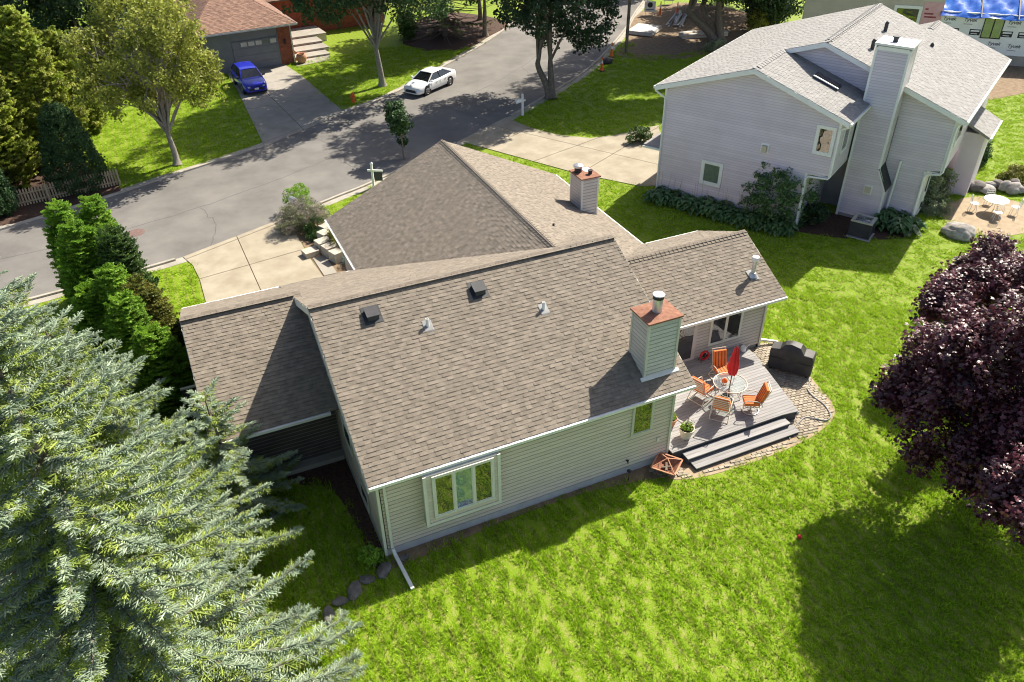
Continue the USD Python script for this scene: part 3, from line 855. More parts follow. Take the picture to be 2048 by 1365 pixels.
# rake boards and gutters
for a, b, mm in (((-7.0, 0, 3.19), (-7.0, 5.61, 5.97), 'trim_cream'), ((-7.0, 5.61, 5.97), (-7.0, 13.29, 2.61), 'trim_cream'), ((-10.87, 4.57, 2.57), (-10.87, 8.93, 4.62), 'trim_sage'), ((-10.87, 8.93, 4.62), (-10.87, 13.29, 2.57), 'trim_sage')):
    a, b = np.array(a), np.array(b)
    part(H, 'rake_board', MB().hexa([a + (-.028, 0, -.26), b + (-.028, 0, -.26), b + (0, 0, -.26), a + (0, 0, -.26), a + (-.028, 0, 0), b + (-.028, 0, 0), b + (0, 0, 0), a + (0, 0, 0)]), mm)
for a, b, mm in (((4.15, 0, 3.19), (4.15, 5.61, 5.97), 'trim_sage'), ((11.28, 3.78, 2.6), (11.28, 6.7, 4.1), 'trim_sage'), ((11.28, 6.7, 4.1), (11.28, 9.73, 2.73), 'trim_sage')):
    a, b = np.array(a), np.array(b)
    part(H, 'rake_board', MB().hexa([a + (0, 0, -.2), b + (0, 0, -.2), b + (.028, 0, -.2), a + (.028, 0, -.2), a, b, b + (.028, 0, 0), a + (.028, 0, 0)]), mm)
for a, b, n in (((-7, -.001, 3.18), (4.15, -.001, 3.18), -Y), ((4.2, 3.779, 2.6), (11.28, 3.779, 2.6), -Y), ((-10.87, 4.569, 2.56), (-7.05, 4.569, 2.56), -Y), ((-10.87, 13.291, 2.56), (-3.9, 13.291, 2.58), Y), ((-3.791, 13.1, 2.73), (-3.791, 18.33, 2.73), -X), ((8.301, 9.8, 2.7), (8.301, 18.33, 2.7), X), ((8.5, 9.731, 2.72), (11.28, 9.731, 2.72), Y)):
    fascia(H, a, b, .12, .11, 'white_metal', n)
# soffits
part(H, 'soffit', MB().box((-6.95, -.0, 3.055), (4.1, .118, 3.075)), 'trim_cream')
part(H, 'soffit', MB().box((4.2, 3.8, 2.50), (11.2, 4.19, 2.52)), 'trim_cream')
# bay window
bay = MB().box((-5.42, -.17, 1.02), (-3.0, .105, 3.05))
by = part(H, 'bay', bay, 'siding_blue')
siding(by, (-5.42, -.17, 0), X, -Y, [(.02, 1.1), (2.4, 1.1), (2.4, 3.04), (.02, 3.04)], .15, 'siding_sage')
part(by, 'bay_trim', MB().box((-5.45, -.205, .98), (-2.97, .1, 1.09)).box((-5.45, -.205, 1.09), (-5.35, -.15, 3.05)).box((-3.07, -.205, 1.09), (-2.97, -.15, 3.05)), 'trim_cream')
bw = window(H, (0, -.187, 0), X, -Y, -5.1, -3.27, 1.36, 2.92, 3, 'trim_cream', .08)
mat('curtain_blue', (.10, .20, .22), (.20, .32, .34), scale=3)
part(bw, 'curtain', MB().box((-4.46, -.201, 1.62), (-3.93, -.199, 2.90)), 'curtain_blue')
part(bw, 'sofa_back', MB().box((-4.46, -.2025, 1.39), (-3.93, -.1995, 1.62)), 'car_blue')
window(H, (0, .105, 0), X, -Y, 1.93, 2.64, 1.72, 2.97, 1, 'trim_sage', .06)
# right wing openings
window(H, (0, 4.185, 0), X, -Y, 8.1, 9.53, .93, 2.2, 2, 'trim_cream', .07)
window(H, (0, 4.185, 0), X, -Y, 5.45, 7.28, .5, 2.3, 2, 'siding_warm', .13, name='patio_door', mull=.09)
window(H, (-6.77, 0, 0), -Y, -X, -4.1, -3.2, 1.7, 2.5, 1, 'trim_sage', .06)
window(H, (-6.77, 0, 0), -Y, -X, -2.6, -1.7, .45, 1.1, 1, 'trim_sage', .06)
# rear chimney
ch = part(H, 'chimney', MB().box((2.54, .62, 3.3), (3.71, 1.59, 5.69)), 'wall_plain')
siding(ch, (2.54, .62, 0), X, -Y, [(.06, 3.5), (1.11, 3.5), (1.11, 5.62), (.06, 5.62)], .15, 'siding_blue')
siding(ch, (2.54, 1.59, 0), -Y, -X, [(.06, zr(1.5)), (.91, zr(.68)), (.91, 5.62), (.06, 5.62)], .15, 'siding_warm')
siding(ch, (3.71, .62, 0), Y, X, [(.06, zr(.68)), (.91, zr(1.5)), (.91, 5.62), (.06, 5.62)], .15, 'siding_blue')
siding(ch, (3.71, 1.59, 0), -X, Y, [(.06, zr(1.6)), (1.11, zr(1.6)), (1.11, 5.62), (.06, 5.62)], .15, 'siding_blue')
for cx, cy in ((2.515, .595), (3.655, .595), (2.515, 1.535), (3.655, 1.535)):
    part(ch, 'corner_board', MB().box((cx, cy, 3.4), (cx + .08, cy + .08, 5.63)), 'trim_sage')
cap = MB().loft([np.array([(2.47, .55, 5.63), (3.78, .55, 5.63), (3.78, 1.66, 5.63), (2.47, 1.66, 5.63)]), np.array([(2.47, .55, 5.685), (3.78, .55, 5.685), (3.78, 1.66, 5.685), (2.47, 1.66, 5.685)]), np.array([(3.0, 1.0, 5.735), (3.25, 1.0, 5.735), (3.25, 1.2, 5.735), (3.0, 1.2, 5.735)])])
part(ch, 'chimney_cap', cap, 'rust')
part(ch, 'flue', MB().lathe([(.165, 5.7), (.165, 6.2)], (3.12, 1.1, 0), 24), 'galvanised', smooth=40)
part(ch, 'flue_collar', MB().lathe([(.18, 6.2), (.18, 6.31)], (3.12, 1.1, 0), 24), 'black_metal', smooth=40)
part(ch, 'flue_lid', MB().lathe([(.185, 6.31), (.2, 6.33), (.19, 6.35), (.04, 6.37)], (3.12, 1.1, 0), 24), 'white_metal', smooth=40)
part(ch, 'flashing', MB().hexa([(2.4, .52, zr(.52) + .012), (3.86, .52, zr(.52) + .012), (3.86, .62, zr(.62) + .012), (2.4, .62, zr(.62) + .012), (2.4, .52, zr(.52) + .05), (3.86, .52, zr(.52) + .05), (3.86, .62, zr(.62) + .07), (2.4, .62, zr(.62) + .07)]), 'white_metal')
# front wing chimney
c2 = part(H, 'chimney', MB().box((6.72, 12.62, 2.9), (7.56, 13.68, 5.0)), 'wall_plain', label='beige sided chimney with two flues on the front wing')
siding(c2, (6.72, 12.62, 0), X, -Y, [(.05, 3.35), (.79, 3.1), (.79, 4.95), (.05, 4.95)], .15, 'siding_warm')
siding(c2, (6.72, 13.68, 0), -Y, -X, [(.05, 3.5), (1.01, 3.5), (1.01, 4.95), (.05, 4.95)], .15, 'siding_warm')
for cx, cy in ((6.70, 12.60), (7.50, 12.60), (6.70, 13.62)):
    part(c2, 'corner_board', MB().box((cx, cy, 3.1), (cx + .08, cy + .08, 4.96)), 'trim_cream')
part(c2, 'chimney_cap', MB().box((6.64, 12.54, 4.96), (7.64, 13.76, 5.02)), 'rust')
part(c2, 'chimney_patch', MB().box((7.2, 13.2, 5.021), (7.58, 13.7, 5.03)), 'white_metal')
part(c2, 'flue', MB().lathe([(.17, 5.02), (.17, 5.25)], (6.93, 13.4, 0), 20), 'black_metal', smooth=40)
part(c2, 'flue_lid', MB().lathe([(.22, 5.25), (.23, 5.33), (.2, 5.36), (.05, 5.4)], (6.93, 13.4, 0), 20), 'galvanised', smooth=40)
part(c2, 'flue', MB().lathe([(.09, 5.02), (.09, 5.16), (.12, 5.17), (.12, 5.2)], (7.3, 12.95, 0), 16), 'black_metal', smooth=40)
# roof vents and pipes
for x, y in ((-5.17, 4.9), (-1.49, 4.87)):
    z = zr(y)
    v = part(H, 'roof_vent', MB().hexa([(x - .19, y - .2, z - .12), (x + .19, y - .2, z - .12), (x + .19, y + .2, z + .10), (x - .19, y + .2, z + .10), (x - .17, y - .2, z + .14), (x + .17, y - .2, z + .14), (x + .17, y + .15, z + .24), (x - .17, y + .15, z + .24)]), 'vent_black')
    part(v, 'vent_flange', MB().hexa([(x - .3, y - .3, zr(y - .3) + .02), (x + .3, y - .3, zr(y - .3) + .02), (x + .3, y + .3, zr(y + .3) + .02), (x - .3, y + .3, zr(y + .3) + .02), (x - .3, y - .3, zr(y - .3) + .03), (x + .3, y - .3, zr(y - .3) + .03), (x + .3, y + .3, zr(y + .3) + .03), (x - .3, y + .3, zr(y + .3) + .03)]), 'vent_black')
    part(v, 'vent_hood', MB().hexa([(x - .22, y - .26, z + .10), (x + .22, y - .26, z + .10), (x + .22, y + .18, z + .23), (x - .22, y + .18, z + .23), (x - .22, y - .26, z + .13), (x + .22, y - .26, z + .13), (x + .22, y + .18, z + .26), (x - .22, y + .18, z + .26)]), 'vent_black')
lead = mat('lead_grey', (.20, .20, .20), (.28, .28, .28), rough=.6)
for x, y in ((-3.59, 4.1), (.37, 3.68)):
    z = zr(y)
    v = part(H, 'plumbing_vent', MB().lathe([(.055, z - .05), (.055, z + .3), (.045, z + .3), (.045, z + .2)], (x, y, 0), 16), 'white_metal', smooth=40)
    part(v, 'pipe_boot', MB().hexa([(x - .16, y - .2, zr(y - .2) + .018), (x + .16, y - .2, zr(y - .2) + .018), (x + .16, y + .2, zr(y + .2) + .018), (x - .16, y + .2, zr(y + .2) + .018), (x - .14, y - .16, zr(y - .16) + .034), (x + .14, y - .16, zr(y - .16) + .034), (x + .14, y + .17, zr(y + .17) + .034), (x - .14, y + .17, zr(y + .17) + .034)]), 'lead_grey')
bz = 2.62 + .51 * (4.87 - 3.78)
v = part(H, 'flue_pipe', MB().lathe([(.085, bz - .1), (.085, bz + .72)], (10.36, 4.87, 0), 18), 'galvanised', smooth=40)
part(v, 'pipe_band', MB().lathe([(.1, bz + .62), (.115, bz + .66), (.1, bz + .72)], (10.36, 4.87, 0), 18), 'galvanised', smooth=40)
part(v, 'pipe_lid', MB().lathe([(.13, bz + .72), (.145, bz + .78), (.145, bz + .88), (.12, bz + .9), (.02, bz + .91)], (10.36, 4.87, 0), 20), 'white_metal', smooth=40)
part(v, 'pipe_boot', MB().lathe([(.2, bz + .0), (.12, bz + .16), (.09, bz + .18)], (10.36, 4.87, 0), 18), 'galvanised', smooth=40)
part(v, 'pipe_flange', MB().hexa([(10.16, 4.66, bz - .07), (10.56, 4.66, bz - .07), (10.56, 5.1, bz + .15), (10.16, 5.1, bz + .15), (10.16, 4.66, bz - .055), (10.56, 4.66, bz - .055), (10.56, 5.1, bz + .165), (10.16, 5.1, bz + .165)]), 'lead_grey')
part(H, 'pipe_stub', MB().lathe([(.045, 4.95), (.045, 5.12)], (3.48, 9.07, 0), 12), 'vent_black')
# downspouts
ds = MB().bar((-6.55, -.02, 3.06), (-6.55, .05, 2.92), .085, .065).bar((-6.55, .055, 2.93), (-6.55, .055, .35), .085, .065, (0, 1, 0))
part(H, 'downspout', ds, 'trim_cream')
part(H, 'downspout_extension', MB().bar((-6.55, .0, .35), (-6.52, -.12, .16), .1, .08).bar((-6.52, -.1, .17), (-6.42, -1.45, .06), .11, .08), 'white_metal')
part(H, 'downspout', MB().bar((10.83, 4.3, 2.5), (10.83, 4.3, .3), .08, .06, (0, 1, 0)).bar((10.83, 4.3, .3), (11.6, 4.0, .12), .1, .08), 'trim_cream')
part(H, 'outlet_box', MB().box((2.95, .06, 1.05), (3.05, .105, 1.2)), 'trim_cream')
part(H, 'spigot', MB().tube([(1.8, .1, .62), (1.8, .02, .62), (1.8, -.02, .56)], .025, 8).lathe([(.05, .64), (.05, .66)], (1.8, .03, 0), 10), 'black_metal')
# ================================================================ grey neighbour house (local axes: s along the gable, t away from it)
G = thing('grey_house', 'tall pale grey sided house with grey roof and white trimmed tall chimney', 'house')
U3, V3 = np.array([*gu, 0]), np.array([*gv, 0])
Q = lambda s, t, z: np.array([*(GL + gu * s + gv * t), z])
RG = np.stack([U3, V3, Z], 1)


def gbox(lo, hi):
    b = MB().box(lo, hi); b.v = [np.array([Q(*p) for p in v]) for v in b.v]
    return b


def gmb(mb):
    mb.v = [np.array([Q(*p) for p in v]) for v in mb.v]
    return mb


E1 = .137
gpoly = [(0, 0), (8.2, 0), (8.2, 3.15), (9.3, 3.15), (9.3, 6.05), (4.77, 7.62), (0, 6.05)]
w = wall_poly(G, 'wall', Q(0, 0, 0), U3, -V3, gpoly, .15, 'wall_grey_back')
siding(w, Q(0, 0, 0), U3, -V3, [(.09, .2), (8.12, .2), (8.12, 3.15), (9.22, 3.15), (9.22, 6.05), (4.77, 7.6), (.09, 6.05)], E1, 'siding_grey')
w = wall_poly(G, 'wall', Q(9.3, 0, 0), V3, U3, [(0, 3.15), (4, 3.15), (4, 6.05), (0, 6.05)], .15, 'wall_grey_back')
siding(w, Q(9.3, 0, 0), V3, U3, [(.09, 3.2), (2.85, 3.2), (2.85, 6.0), (.09, 6.0)], E1, 'siding_grey')
part(G, 'overhang_floor', gbox((8.2, .02, 3.08), (9.3, 4.0, 3.15)), 'trim_white')
wall_poly(G, 'wall', Q(8.2, 0, 0), V3, U3, [(0, -.1), (4, -.1), (4, 3.1), (0, 3.1)], .15, 'siding_grey')
bpoly = [(4.95, 7.8), (6.85, 8.42), (13.75, 5.88), (13.75, 3.0), (13.05, 3.0), (13.05, -.1), (8.2, -.1), (8.2, 3.1), (9.3, 3.1), (9.3, 6.2)]
w = wall_poly(G, 'wall', Q(0, 4, 0), U3, -V3, bpoly, .15, 'wall_grey_back')
siding(w, Q(0, 4, 0), U3, -V3, [(5.0, 7.78), (6.85, 8.38), (13.66, 5.86), (13.66, 3.05), (12.96, 3.05), (12.96, .25), (11.55, .25), (11.05, 3.0), (11.05, 5.5), (9.4, 6.1)], E1, 'siding_grey')
w = wall_poly(G, 'wall', Q(13.75, 4, 0), V3, U3, [(0, 3.0), (12, 3.0), (12, 5.85), (0, 5.85)], .15, 'wall_grey_back')
siding(w, Q(13.75, 4, 0), V3, U3, [(.09, 3.05), (11.9, 3.05), (11.9, 5.8), (.09, 5.8)], E1, 'siding_grey')
w = wall_poly(G, 'wall', Q(13.05, 4, 0), V3, U3, [(0, -.1), (12, -.1), (12, 3), (0, 3)], .15, 'wall_grey_back')
siding(w, Q(13.05, 4, 0), V3, U3, [(.09, .25), (11.9, .25), (11.9, 2.95), (.09, 2.95)], E1, 'siding_grey')
part(G, 'overhang_floor', gbox((13.05, 4.02, 2.93), (13.75, 16, 3.0)), 'trim_white')
wall_poly(G, 'wall', Q(0, 13, 0), -V3, -U3, [(0, -.1), (13, -.1), (13, 6.05), (0, 6.05)], .15, 'siding_grey')
wall_poly(G, 'wall', Q(0, 13.2, 0), U3, V3, [(0, -.1), (13.75, -.1), (13.75, 5.8), (6.85, 8.3), (0, 6.0)], .15, 'siding_grey')
wall_poly(G, 'wall', Q(6.85, 16, 0), U3, V3, [(0, -.1), (6.9, -.1), (6.9, 5.8), (3, 7.2), (0, 5.8)], .15, 'siding_grey')
GPL = {'left': [(-.45, -.4, 6.2), (-.45, 13.65, 6.2), (6.85, 13.65, 8.6), (6.85, 3.6, 8.6), (4.77, 3.6, 7.91), (4.77, -.4, 7.91)],
       'lower': [(9.75, -.4, 6.16), (9.75, 2.87, 6.16), (9.4, 2.87, 6.28), (9.4, 4.0, 6.28), (4.77, 4.0, 7.91), (4.77, -.4, 7.91)],
       'right': [(14.15, 3.6, 5.93), (14.15, 16.25, 5.93), (9.85, 16.25, 7.5), (9.85, 13.65, 7.5), (6.85, 13.65, 8.6), (6.85, 3.6, 8.6)],
       'rear_left': [(7.0, 13.66, 6.45), (7.0, 16.25, 6.45), (9.85, 16.25, 7.5), (9.85, 13.66, 7.5)]}
groofs, gn = {}, {}
for i, (k, p) in enumerate(GPL.items()):
    p3 = [Q(*q) for q in p]
    groofs[k] = roof_plane(G, p3, 'shingle_grey', .14)
    B, gn[k] = shingle_boxes(p3, .17, .2, .36, 300 + i)
    shingle_stuff(groofs[k], B, 'shingle_grey')
for k, a, b, n1, n2 in (('left', Q(4.77, -.1, 7.925), Q(4.77, 3.55, 7.925), 'left', 'lower'), ('right', Q(6.85, 4.0, 8.615), Q(6.85, 13.6, 8.615), 'left', 'right'), ('rear_left', Q(9.85, 14.0, 7.51), Q(9.85, 16.2, 7.51), 'rear_left', 'right')):
    ridge_caps(groofs[k], a, b, gn[n1], gn[n2], 'shingle_grey', w=.2, step=.3)


def gboard(name, a, b, h, d0, d1, m, ax):
    """board below the line a-b, from d0 to d1 along the local axis ax ('s' or 't')."""
    a, b = np.array(a, float), np.array(b, float)
    o = np.array([1.0, 0, 0]) if ax == 's' else np.array([0, 1.0, 0])
    hz = np.array([0, 0, h])
    p8 = [a + o * d0 - hz, b + o * d0 - hz, b + o * d1 - hz, a + o * d1 - hz, a + o * d0, b + o * d0, b + o * d1, a + o * d1]
    part(G, name, gmb(MB().hexa(p8)), m)


for a, b in (((-.45, -.4, 6.19), (4.77, -.4, 7.90)), ((4.77, -.4, 7.90), (9.75, -.4, 6.15)), ((4.9, 3.6, 7.95), (6.85, 3.6, 8.59)), ((6.85, 3.6, 8.59), (14.15, 3.6, 5.92))):
    gboard('rake_board', a, b, .24, -.03, 0, 'trim_white', 't')
    a2, b2 = np.array(a) - (0, 0, .2), np.array(b) - (0, 0, .2)
    gboard('rake_soffit', a2, b2, .03, .005, .42, 'trim_white', 't')
for a, b, sg in (((-.45, -.4, 6.16), (-.45, 13.6, 6.16), -1), ((9.75, -.4, 6.12), (9.75, 2.85, 6.12), 1), ((14.15, 3.6, 5.9), (14.15, 16.2, 5.9), 1)):
    gboard('gutter', a, b, .12, 0.004 * sg, .12 * sg, 'trim_white', 's')
# downspouts that run down the corners and step in under the overhangs
def gtube(name, pts, m='trim_white', r=.05):
    part(G, name, gmb(MB().tube([(a, b, c) for a, b, c in pts], r, 6)), m)


gtube('downspout', [(-.5, -.3, 6.05), (-.45, -.3, 5.9), (.0, -.06, 5.55), (.03, -.06, 5.2), (.03, -.06, .1)])
gtube('downspout', [(9.8, -.35, 6.02), (9.75, -.3, 5.9), (9.33, -.07, 5.65), (9.32, -.07, 5.3), (9.32, -.07, 3.2), (9.25, -.07, 3.08), (8.3, -.07, 3.0), (8.15, -.07, 2.85), (8.15, -.07, .1)])
gtube('downspout', [(14.2, 3.7, 5.8), (13.85, 3.92, 5.6), (13.8, 3.93, 5.3), (13.8, 3.93, 3.1), (13.7, 3.93, 2.95), (13.15, 3.93, 2.85), (13.02, 3.93, 2.65), (13.02, 3.93, .3), (13.1, 3.4, .1), (13.2, 2.6, .08)])
gtube('plastic_pipe', [(11.75, 4.05, 3.25), (11.75, 3.86, 3.25), (11.74, 3.86, 3.0), (11.70, 3.86, .75), (11.70, 3.86, .35)], 'trim_white', .06)
part(G, 'corner_board', gbox((-.03, -.03, .0), (.09, .06, 6.05)), 'trim_white')
part(G, 'corner_board', gbox((9.22, -.03, 3.15), (9.33, .06, 6.0)), 'trim_white')
part(G, 'corner_board', gbox((8.1, -.03, 0), (8.22, .06, 3.1)), 'trim_white')
part(G, 'corner_board', gbox((13.66, 3.97, 3.0), (13.78, 4.06, 5.85)), 'trim_white')
part(G, 'corner_board', gbox((12.96, 3.97, 0), (13.08, 4.06, 2.95)), 'trim_white')
# chimney
gc = part(G, 'chimney', gbox((9.42, 2.91, 0), (11.01, 4.3, 9.0)), 'wall_grey_back')
part(gc, 'chimney_shoulder', gmb(MB().hexa([(11.01, 2.91, 0), (11.53, 2.91, 0), (11.53, 3.99, 0), (11.01, 3.99, 0), (11.01, 2.91, 2.95), (11.53, 2.91, 1.92), (11.53, 3.99, 1.92), (11.01, 3.99, 2.95)])), 'siding_grey')
part(gc, 'shoulder_cap', gmb(MB().hexa([(11.0, 2.86, 2.97), (11.58, 2.86, 1.84), (11.58, 4.0, 1.84), (11.0, 4.0, 2.97), (11.0, 2.86, 3.03), (11.60, 2.86, 1.90), (11.60, 4.0, 1.90), (11.0, 4.0, 3.03)])), 'vent_black')
siding(gc, Q(9.42, 2.91, 0), U3, -V3, [(.08, .2), (2.03, .2), (2.03, 1.95), (1.55, 2.9), (1.51, 2.98), (1.51, 8.9), (.08, 8.9)], E1, 'siding_grey')
siding(gc, Q(11.01, 2.91, 0), V3, U3, [(.08, 3.1), (1.0, 3.1), (1.0, 6.9), (1.3, 6.9), (1.3, 8.9), (.08, 8.9)], E1, 'siding_grey')
for lo, hi in (((9.39, 2.88, 0), (9.5, 2.96, 8.9)), ((10.93, 2.88, 2.98), (11.04, 2.96, 8.9)), ((9.5, 2.88, 8.78), (10.93, 2.93, 8.95)), ((10.95, 4.2, 6.9), (11.04, 4.33, 8.9))):
    part(gc, 'corner_board', gbox(lo, hi), 'trim_white')
part(gc, 'corner_board', gmb(MB().hexa([(10.95, 2.87, 2.9), (11.05, 2.87, 2.98), (11.05, 2.91, 2.98), (10.95, 2.91, 2.9), (11.46, 2.87, 1.88), (11.57, 2.87, 1.92), (11.57, 2.91, 1.92), (11.46, 2.91, 1.88)])), 'trim_white')
part(gc, 'corner_board', gbox((11.46, 2.88, 0), (11.56, 2.96, 1.86)), 'trim_white')
part(gc, 'chimney_cap', gbox((9.33, 2.82, 9.0), (11.1, 4.38, 9.1)), 'white_metal')
part(gc, 'flue', gmb(MB().lathe([(.12, 9.1), (.12, 9.3), (.17, 9.31), (.17, 9.36)], (10.1, 3.5, 0), 14)), 'vent_black', smooth=40)
part(gc, 'wall_vent', gbox((10.55, 2.80, 1.62), (10.85, 2.89, 1.95)), 'pot_cream')
part(gc, 'vent_frame', gbox((10.48, 2.86, 1.55), (10.92, 2.885, 2.02)), 'trim_white')
# windows and vents on the gable
window(G, Q(0, -.018, 0), U3, -V3, 2.7, 3.62, 1.4, 2.45, 1, 'trim_white', .16, inside='curtain_green')
window(G, Q(0, -.018, 0), U3, -V3, 8.34, 9.02, 4.35, 5.55, 1, 'trim_white', .14)
window(G, Q(9.318, 0, 0), V3, U3, .95, 1.8, 4.2, 5.55, 1, 'trim_white', .12)
window(G, Q(13.768, 4, 0), V3, U3, 1.2, 2.6, 4.2, 5.3, 1, 'trim_white', .12)
window(G, Q(13.068, 4, 0), V3, U3, 1.0, 2.8, .3, 2.3, 2, 'trim_white', .12, name='patio_door')
v = part(G, 'vent_frame', gbox((5.62, -.045, 3.72), (6.05, -.018, 4.22)), 'trim_white')
part(v, 'wall_vent', gbox((5.7, -.2, 3.76), (5.95, -.046, 4.1)), 'pot_cream')
# roof pipes and skylight
def on_right(s): return 8.6 - .366 * (s - 6.85)
for s, t, r, h in ((8.3, 9.6, .1, .5), (8.6, 6.0, .1, .5), (10.6, 11.2, .1, .15)):
    part(G, 'plumbing_vent', gmb(MB().tube([(s, t, on_right(s) - .05), (s, t, on_right(s) + h * .8), (s + .05, t + .02, on_right(s) + h)], r, 10)), 'vent_black', smooth=40)
zl = lambda s: 7.91 - .352 * (s - 4.77)
sk = part(G, 'skylight', gmb(MB().hexa([(6.9, 2.2, zl(6.9)), (8.2, 2.2, zl(8.2)), (8.2, 3.0, zl(8.2)), (6.9, 3.0, zl(6.9)), (6.9, 2.2, zl(6.9) + .12), (8.2, 2.2, zl(8.2) + .12), (8.2, 3.0, zl(8.2) + .12), (6.9, 3.0, zl(6.9) + .12)])), 'vent_black')
part(sk, 'skylight_frame', gmb(MB().hexa([(6.95, 2.2, zl(6.95) + .12), (8.25, 2.2, zl(8.25) + .12), (8.25, 2.3, zl(8.25) + .12), (6.95, 2.3, zl(6.95) + .12), (6.95, 2.2, zl(6.95) + .16), (8.25, 2.2, zl(8.25) + .16), (8.25, 2.3, zl(8.25) + .16), (6.95, 2.3, zl(6.95) + .16)])), 'trim_white')
part(sk, 'pane', gmb(MB().hexa([(6.98, 2.32, zl(6.98) + .125), (8.12, 2.32, zl(8.12) + .125), (8.12, 2.94, zl(8.12) + .125), (6.98, 2.94, zl(6.98) + .125), (6.98, 2.32, zl(6.98) + .135), (8.12, 2.32, zl(8.12) + .135), (8.12, 2.94, zl(8.12) + .135), (6.98, 2.94, zl(6.98) + .135)])), 'car_glass')
# side bump-out with its own small roof
bo = part(G, 'bump_out', gbox((13.75, 9.2, .0), (14.75, 12.2, 3.6)), 'siding_grey')
p3 = [Q(15.0, 9.0, 3.55), Q(15.0, 12.4, 3.55), Q(13.76, 12.4, 4.15), Q(13.76, 9.0, 4.15)]
br = roof_plane(bo, p3, 'shingle_grey', .12); B, _ = shingle_boxes(p3, .17, .2, .36, 350); shingle_stuff(br, B, 'shingle_grey')
part(bo, 'gutter', gbox((15.0, 9.0, 3.42), (15.11, 12.4, 3.53)), 'trim_white')
part(G, 'porch_gutter', gbox((-1.1, -.02, 2.5), (-.0, .1, 2.6)), 'trim_white')
part(G, 'porch_roof', gbox((-1.1, .1, 2.55), (-.02, 3, 2.68)), 'shingle_grey')
part(G, 'meter_box', gbox((13.07, 4.5, 1.1), (13.2, 4.75, 1.6)), 'trim_white')

# ================================================================ brick house across the street
BA = math.radians(5.4); bu, bv = np.array([math.cos(BA), math.sin(BA), 0]), np.array([-math.sin(BA), math.cos(BA), 0])
BO = np.array([.77, 54.67, 0])
K = thing('brick_house', 'red brown roofed house with grey double garage door and brick pillar', 'house')
kq = lambda s, t, z: BO + bu * s + bv * t + np.array([0, 0, z])


def kmb(mb):
    mb.v = [np.array([kq(*p) for p in v]) for v in mb.v]
    return mb


kb = lambda lo, hi: kmb(MB().box(lo, hi))
w = wall_poly(K, 'wall', kq(-6.2, 0, 0), bu, -bv, [(0, 0), (7.4, 0), (7.4, 3.3), (0, 3.3)], .2, 'garage_grey')
part(w, 'wall_header', kb((-4.0, -.03, 2.45), (.1, 0, 3.28)), 'garage_grey')
wall_poly(K, 'wall', kq(1.2, 0, 0), bv, bu, [(0, 0), (12, 0), (12, 3.3), (0, 3.3)], .2, 'brick_red')
wall_poly(K, 'wall', kq(-6.2, 12, 0), -bv, -bu, [(0, 0), (12, 0), (12, 3.3), (0, 3.3)], .2, 'brick_red')
wall_poly(K, 'wall', kq(1.2, 9, 0), bu, -bv, [(0, 0), (12, 0), (12, 3.3), (0, 3.3)], .2, 'brick_red')
gd = part(K, 'garage_door', kb((-3.72, -.06, .03), (-.02, -.03, 2.38)), 'garage_grey')
for i in range(4):
    part(gd, 'door_panel', kb((-3.7, -.085, .05 + i * .583), (-.04, -.06, .6 + i * .583)), 'garage_grey')
for i in range(6):
    part(gd, 'pane', kb((-3.6 + i * .61, -.1, 1.93), (-3.12 + i * .61, -.086, 2.25)), 'plywood' if i in (1, 2, 3, 5) else 'glass_pane')
part(K, 'door_trim', kb((-.02, -.1, 0), (.09, 0, 2.45)), 'garage_grey')
pil = part(K, 'brick_pillar', kb((.12, -.08, 0), (1.18, .2, 3.28)), 'mortar')
rg = np.random.default_rng(8); jb = MB(); nb = 0
for r_ in range(40):
    for c_ in range(-1, 5):
        x0 = .12 + c_ * .24 + (r_ % 2) * .12; x1 = min(x0 + .225, 1.18); x0 = max(x0, .12)
        if x1 - x0 > .04:
            part(pil, 'brick', kb((x0, -.1 - rg.uniform(0, .008), r_ * .082), (x1, -.079, r_ * .082 + .07)), 'brick_red')
part(K, 'wall_lamp', kmb(MB().lathe([(.05, 1.7), (.09, 1.75), (.07, 2.0), (.1, 2.02), (.02, 2.12)], (.6, -.2, 0), 10).box((.57, -.2, 1.9), (.63, -.09, 1.96))), 'black_metal')
kp = {'front': [kq(-6.9, -.6, 3.35), kq(1.7, -.6, 3.35), kq(-2.6, 6.0, 5.9)], 'right': [kq(1.7, -.6, 3.35), kq(1.7, 14, 3.35), kq(-2.6, 14, 5.9), kq(-2.6, 6.0, 5.9)], 'left': [kq(-6.9, -.6, 3.35), kq(-6.9, 14, 3.35), kq(-2.6, 14, 5.9), kq(-2.6, 6.0, 5.9)],
      'far': [kq(1.0, 8.4, 3.35), kq(16, 8.4, 3.35), kq(16, 14.0, 5.7), kq(1.0, 14.0, 5.7)]}
for i, (k, p) in enumerate(kp.items()):
    r_ = roof_plane(K, p, 'roof_deck', .14); B, _ = shingle_boxes(p, .17, .22, .4, 400 + i)
    shingle_stuff(r_, B, 'shingle_red')
part(K, 'gutter', kb((-6.9, -.72, 3.2), (1.7, -.61, 3.32)), 'galvanised')
part(K, 'gutter', kb((1.71, -.6, 3.2), (1.82, 8.3, 3.32)), 'galvanised')
part(K, 'downspout', kb((1.19, -.16, 0), (1.27, -.08, 3.2)), 'galvanised')

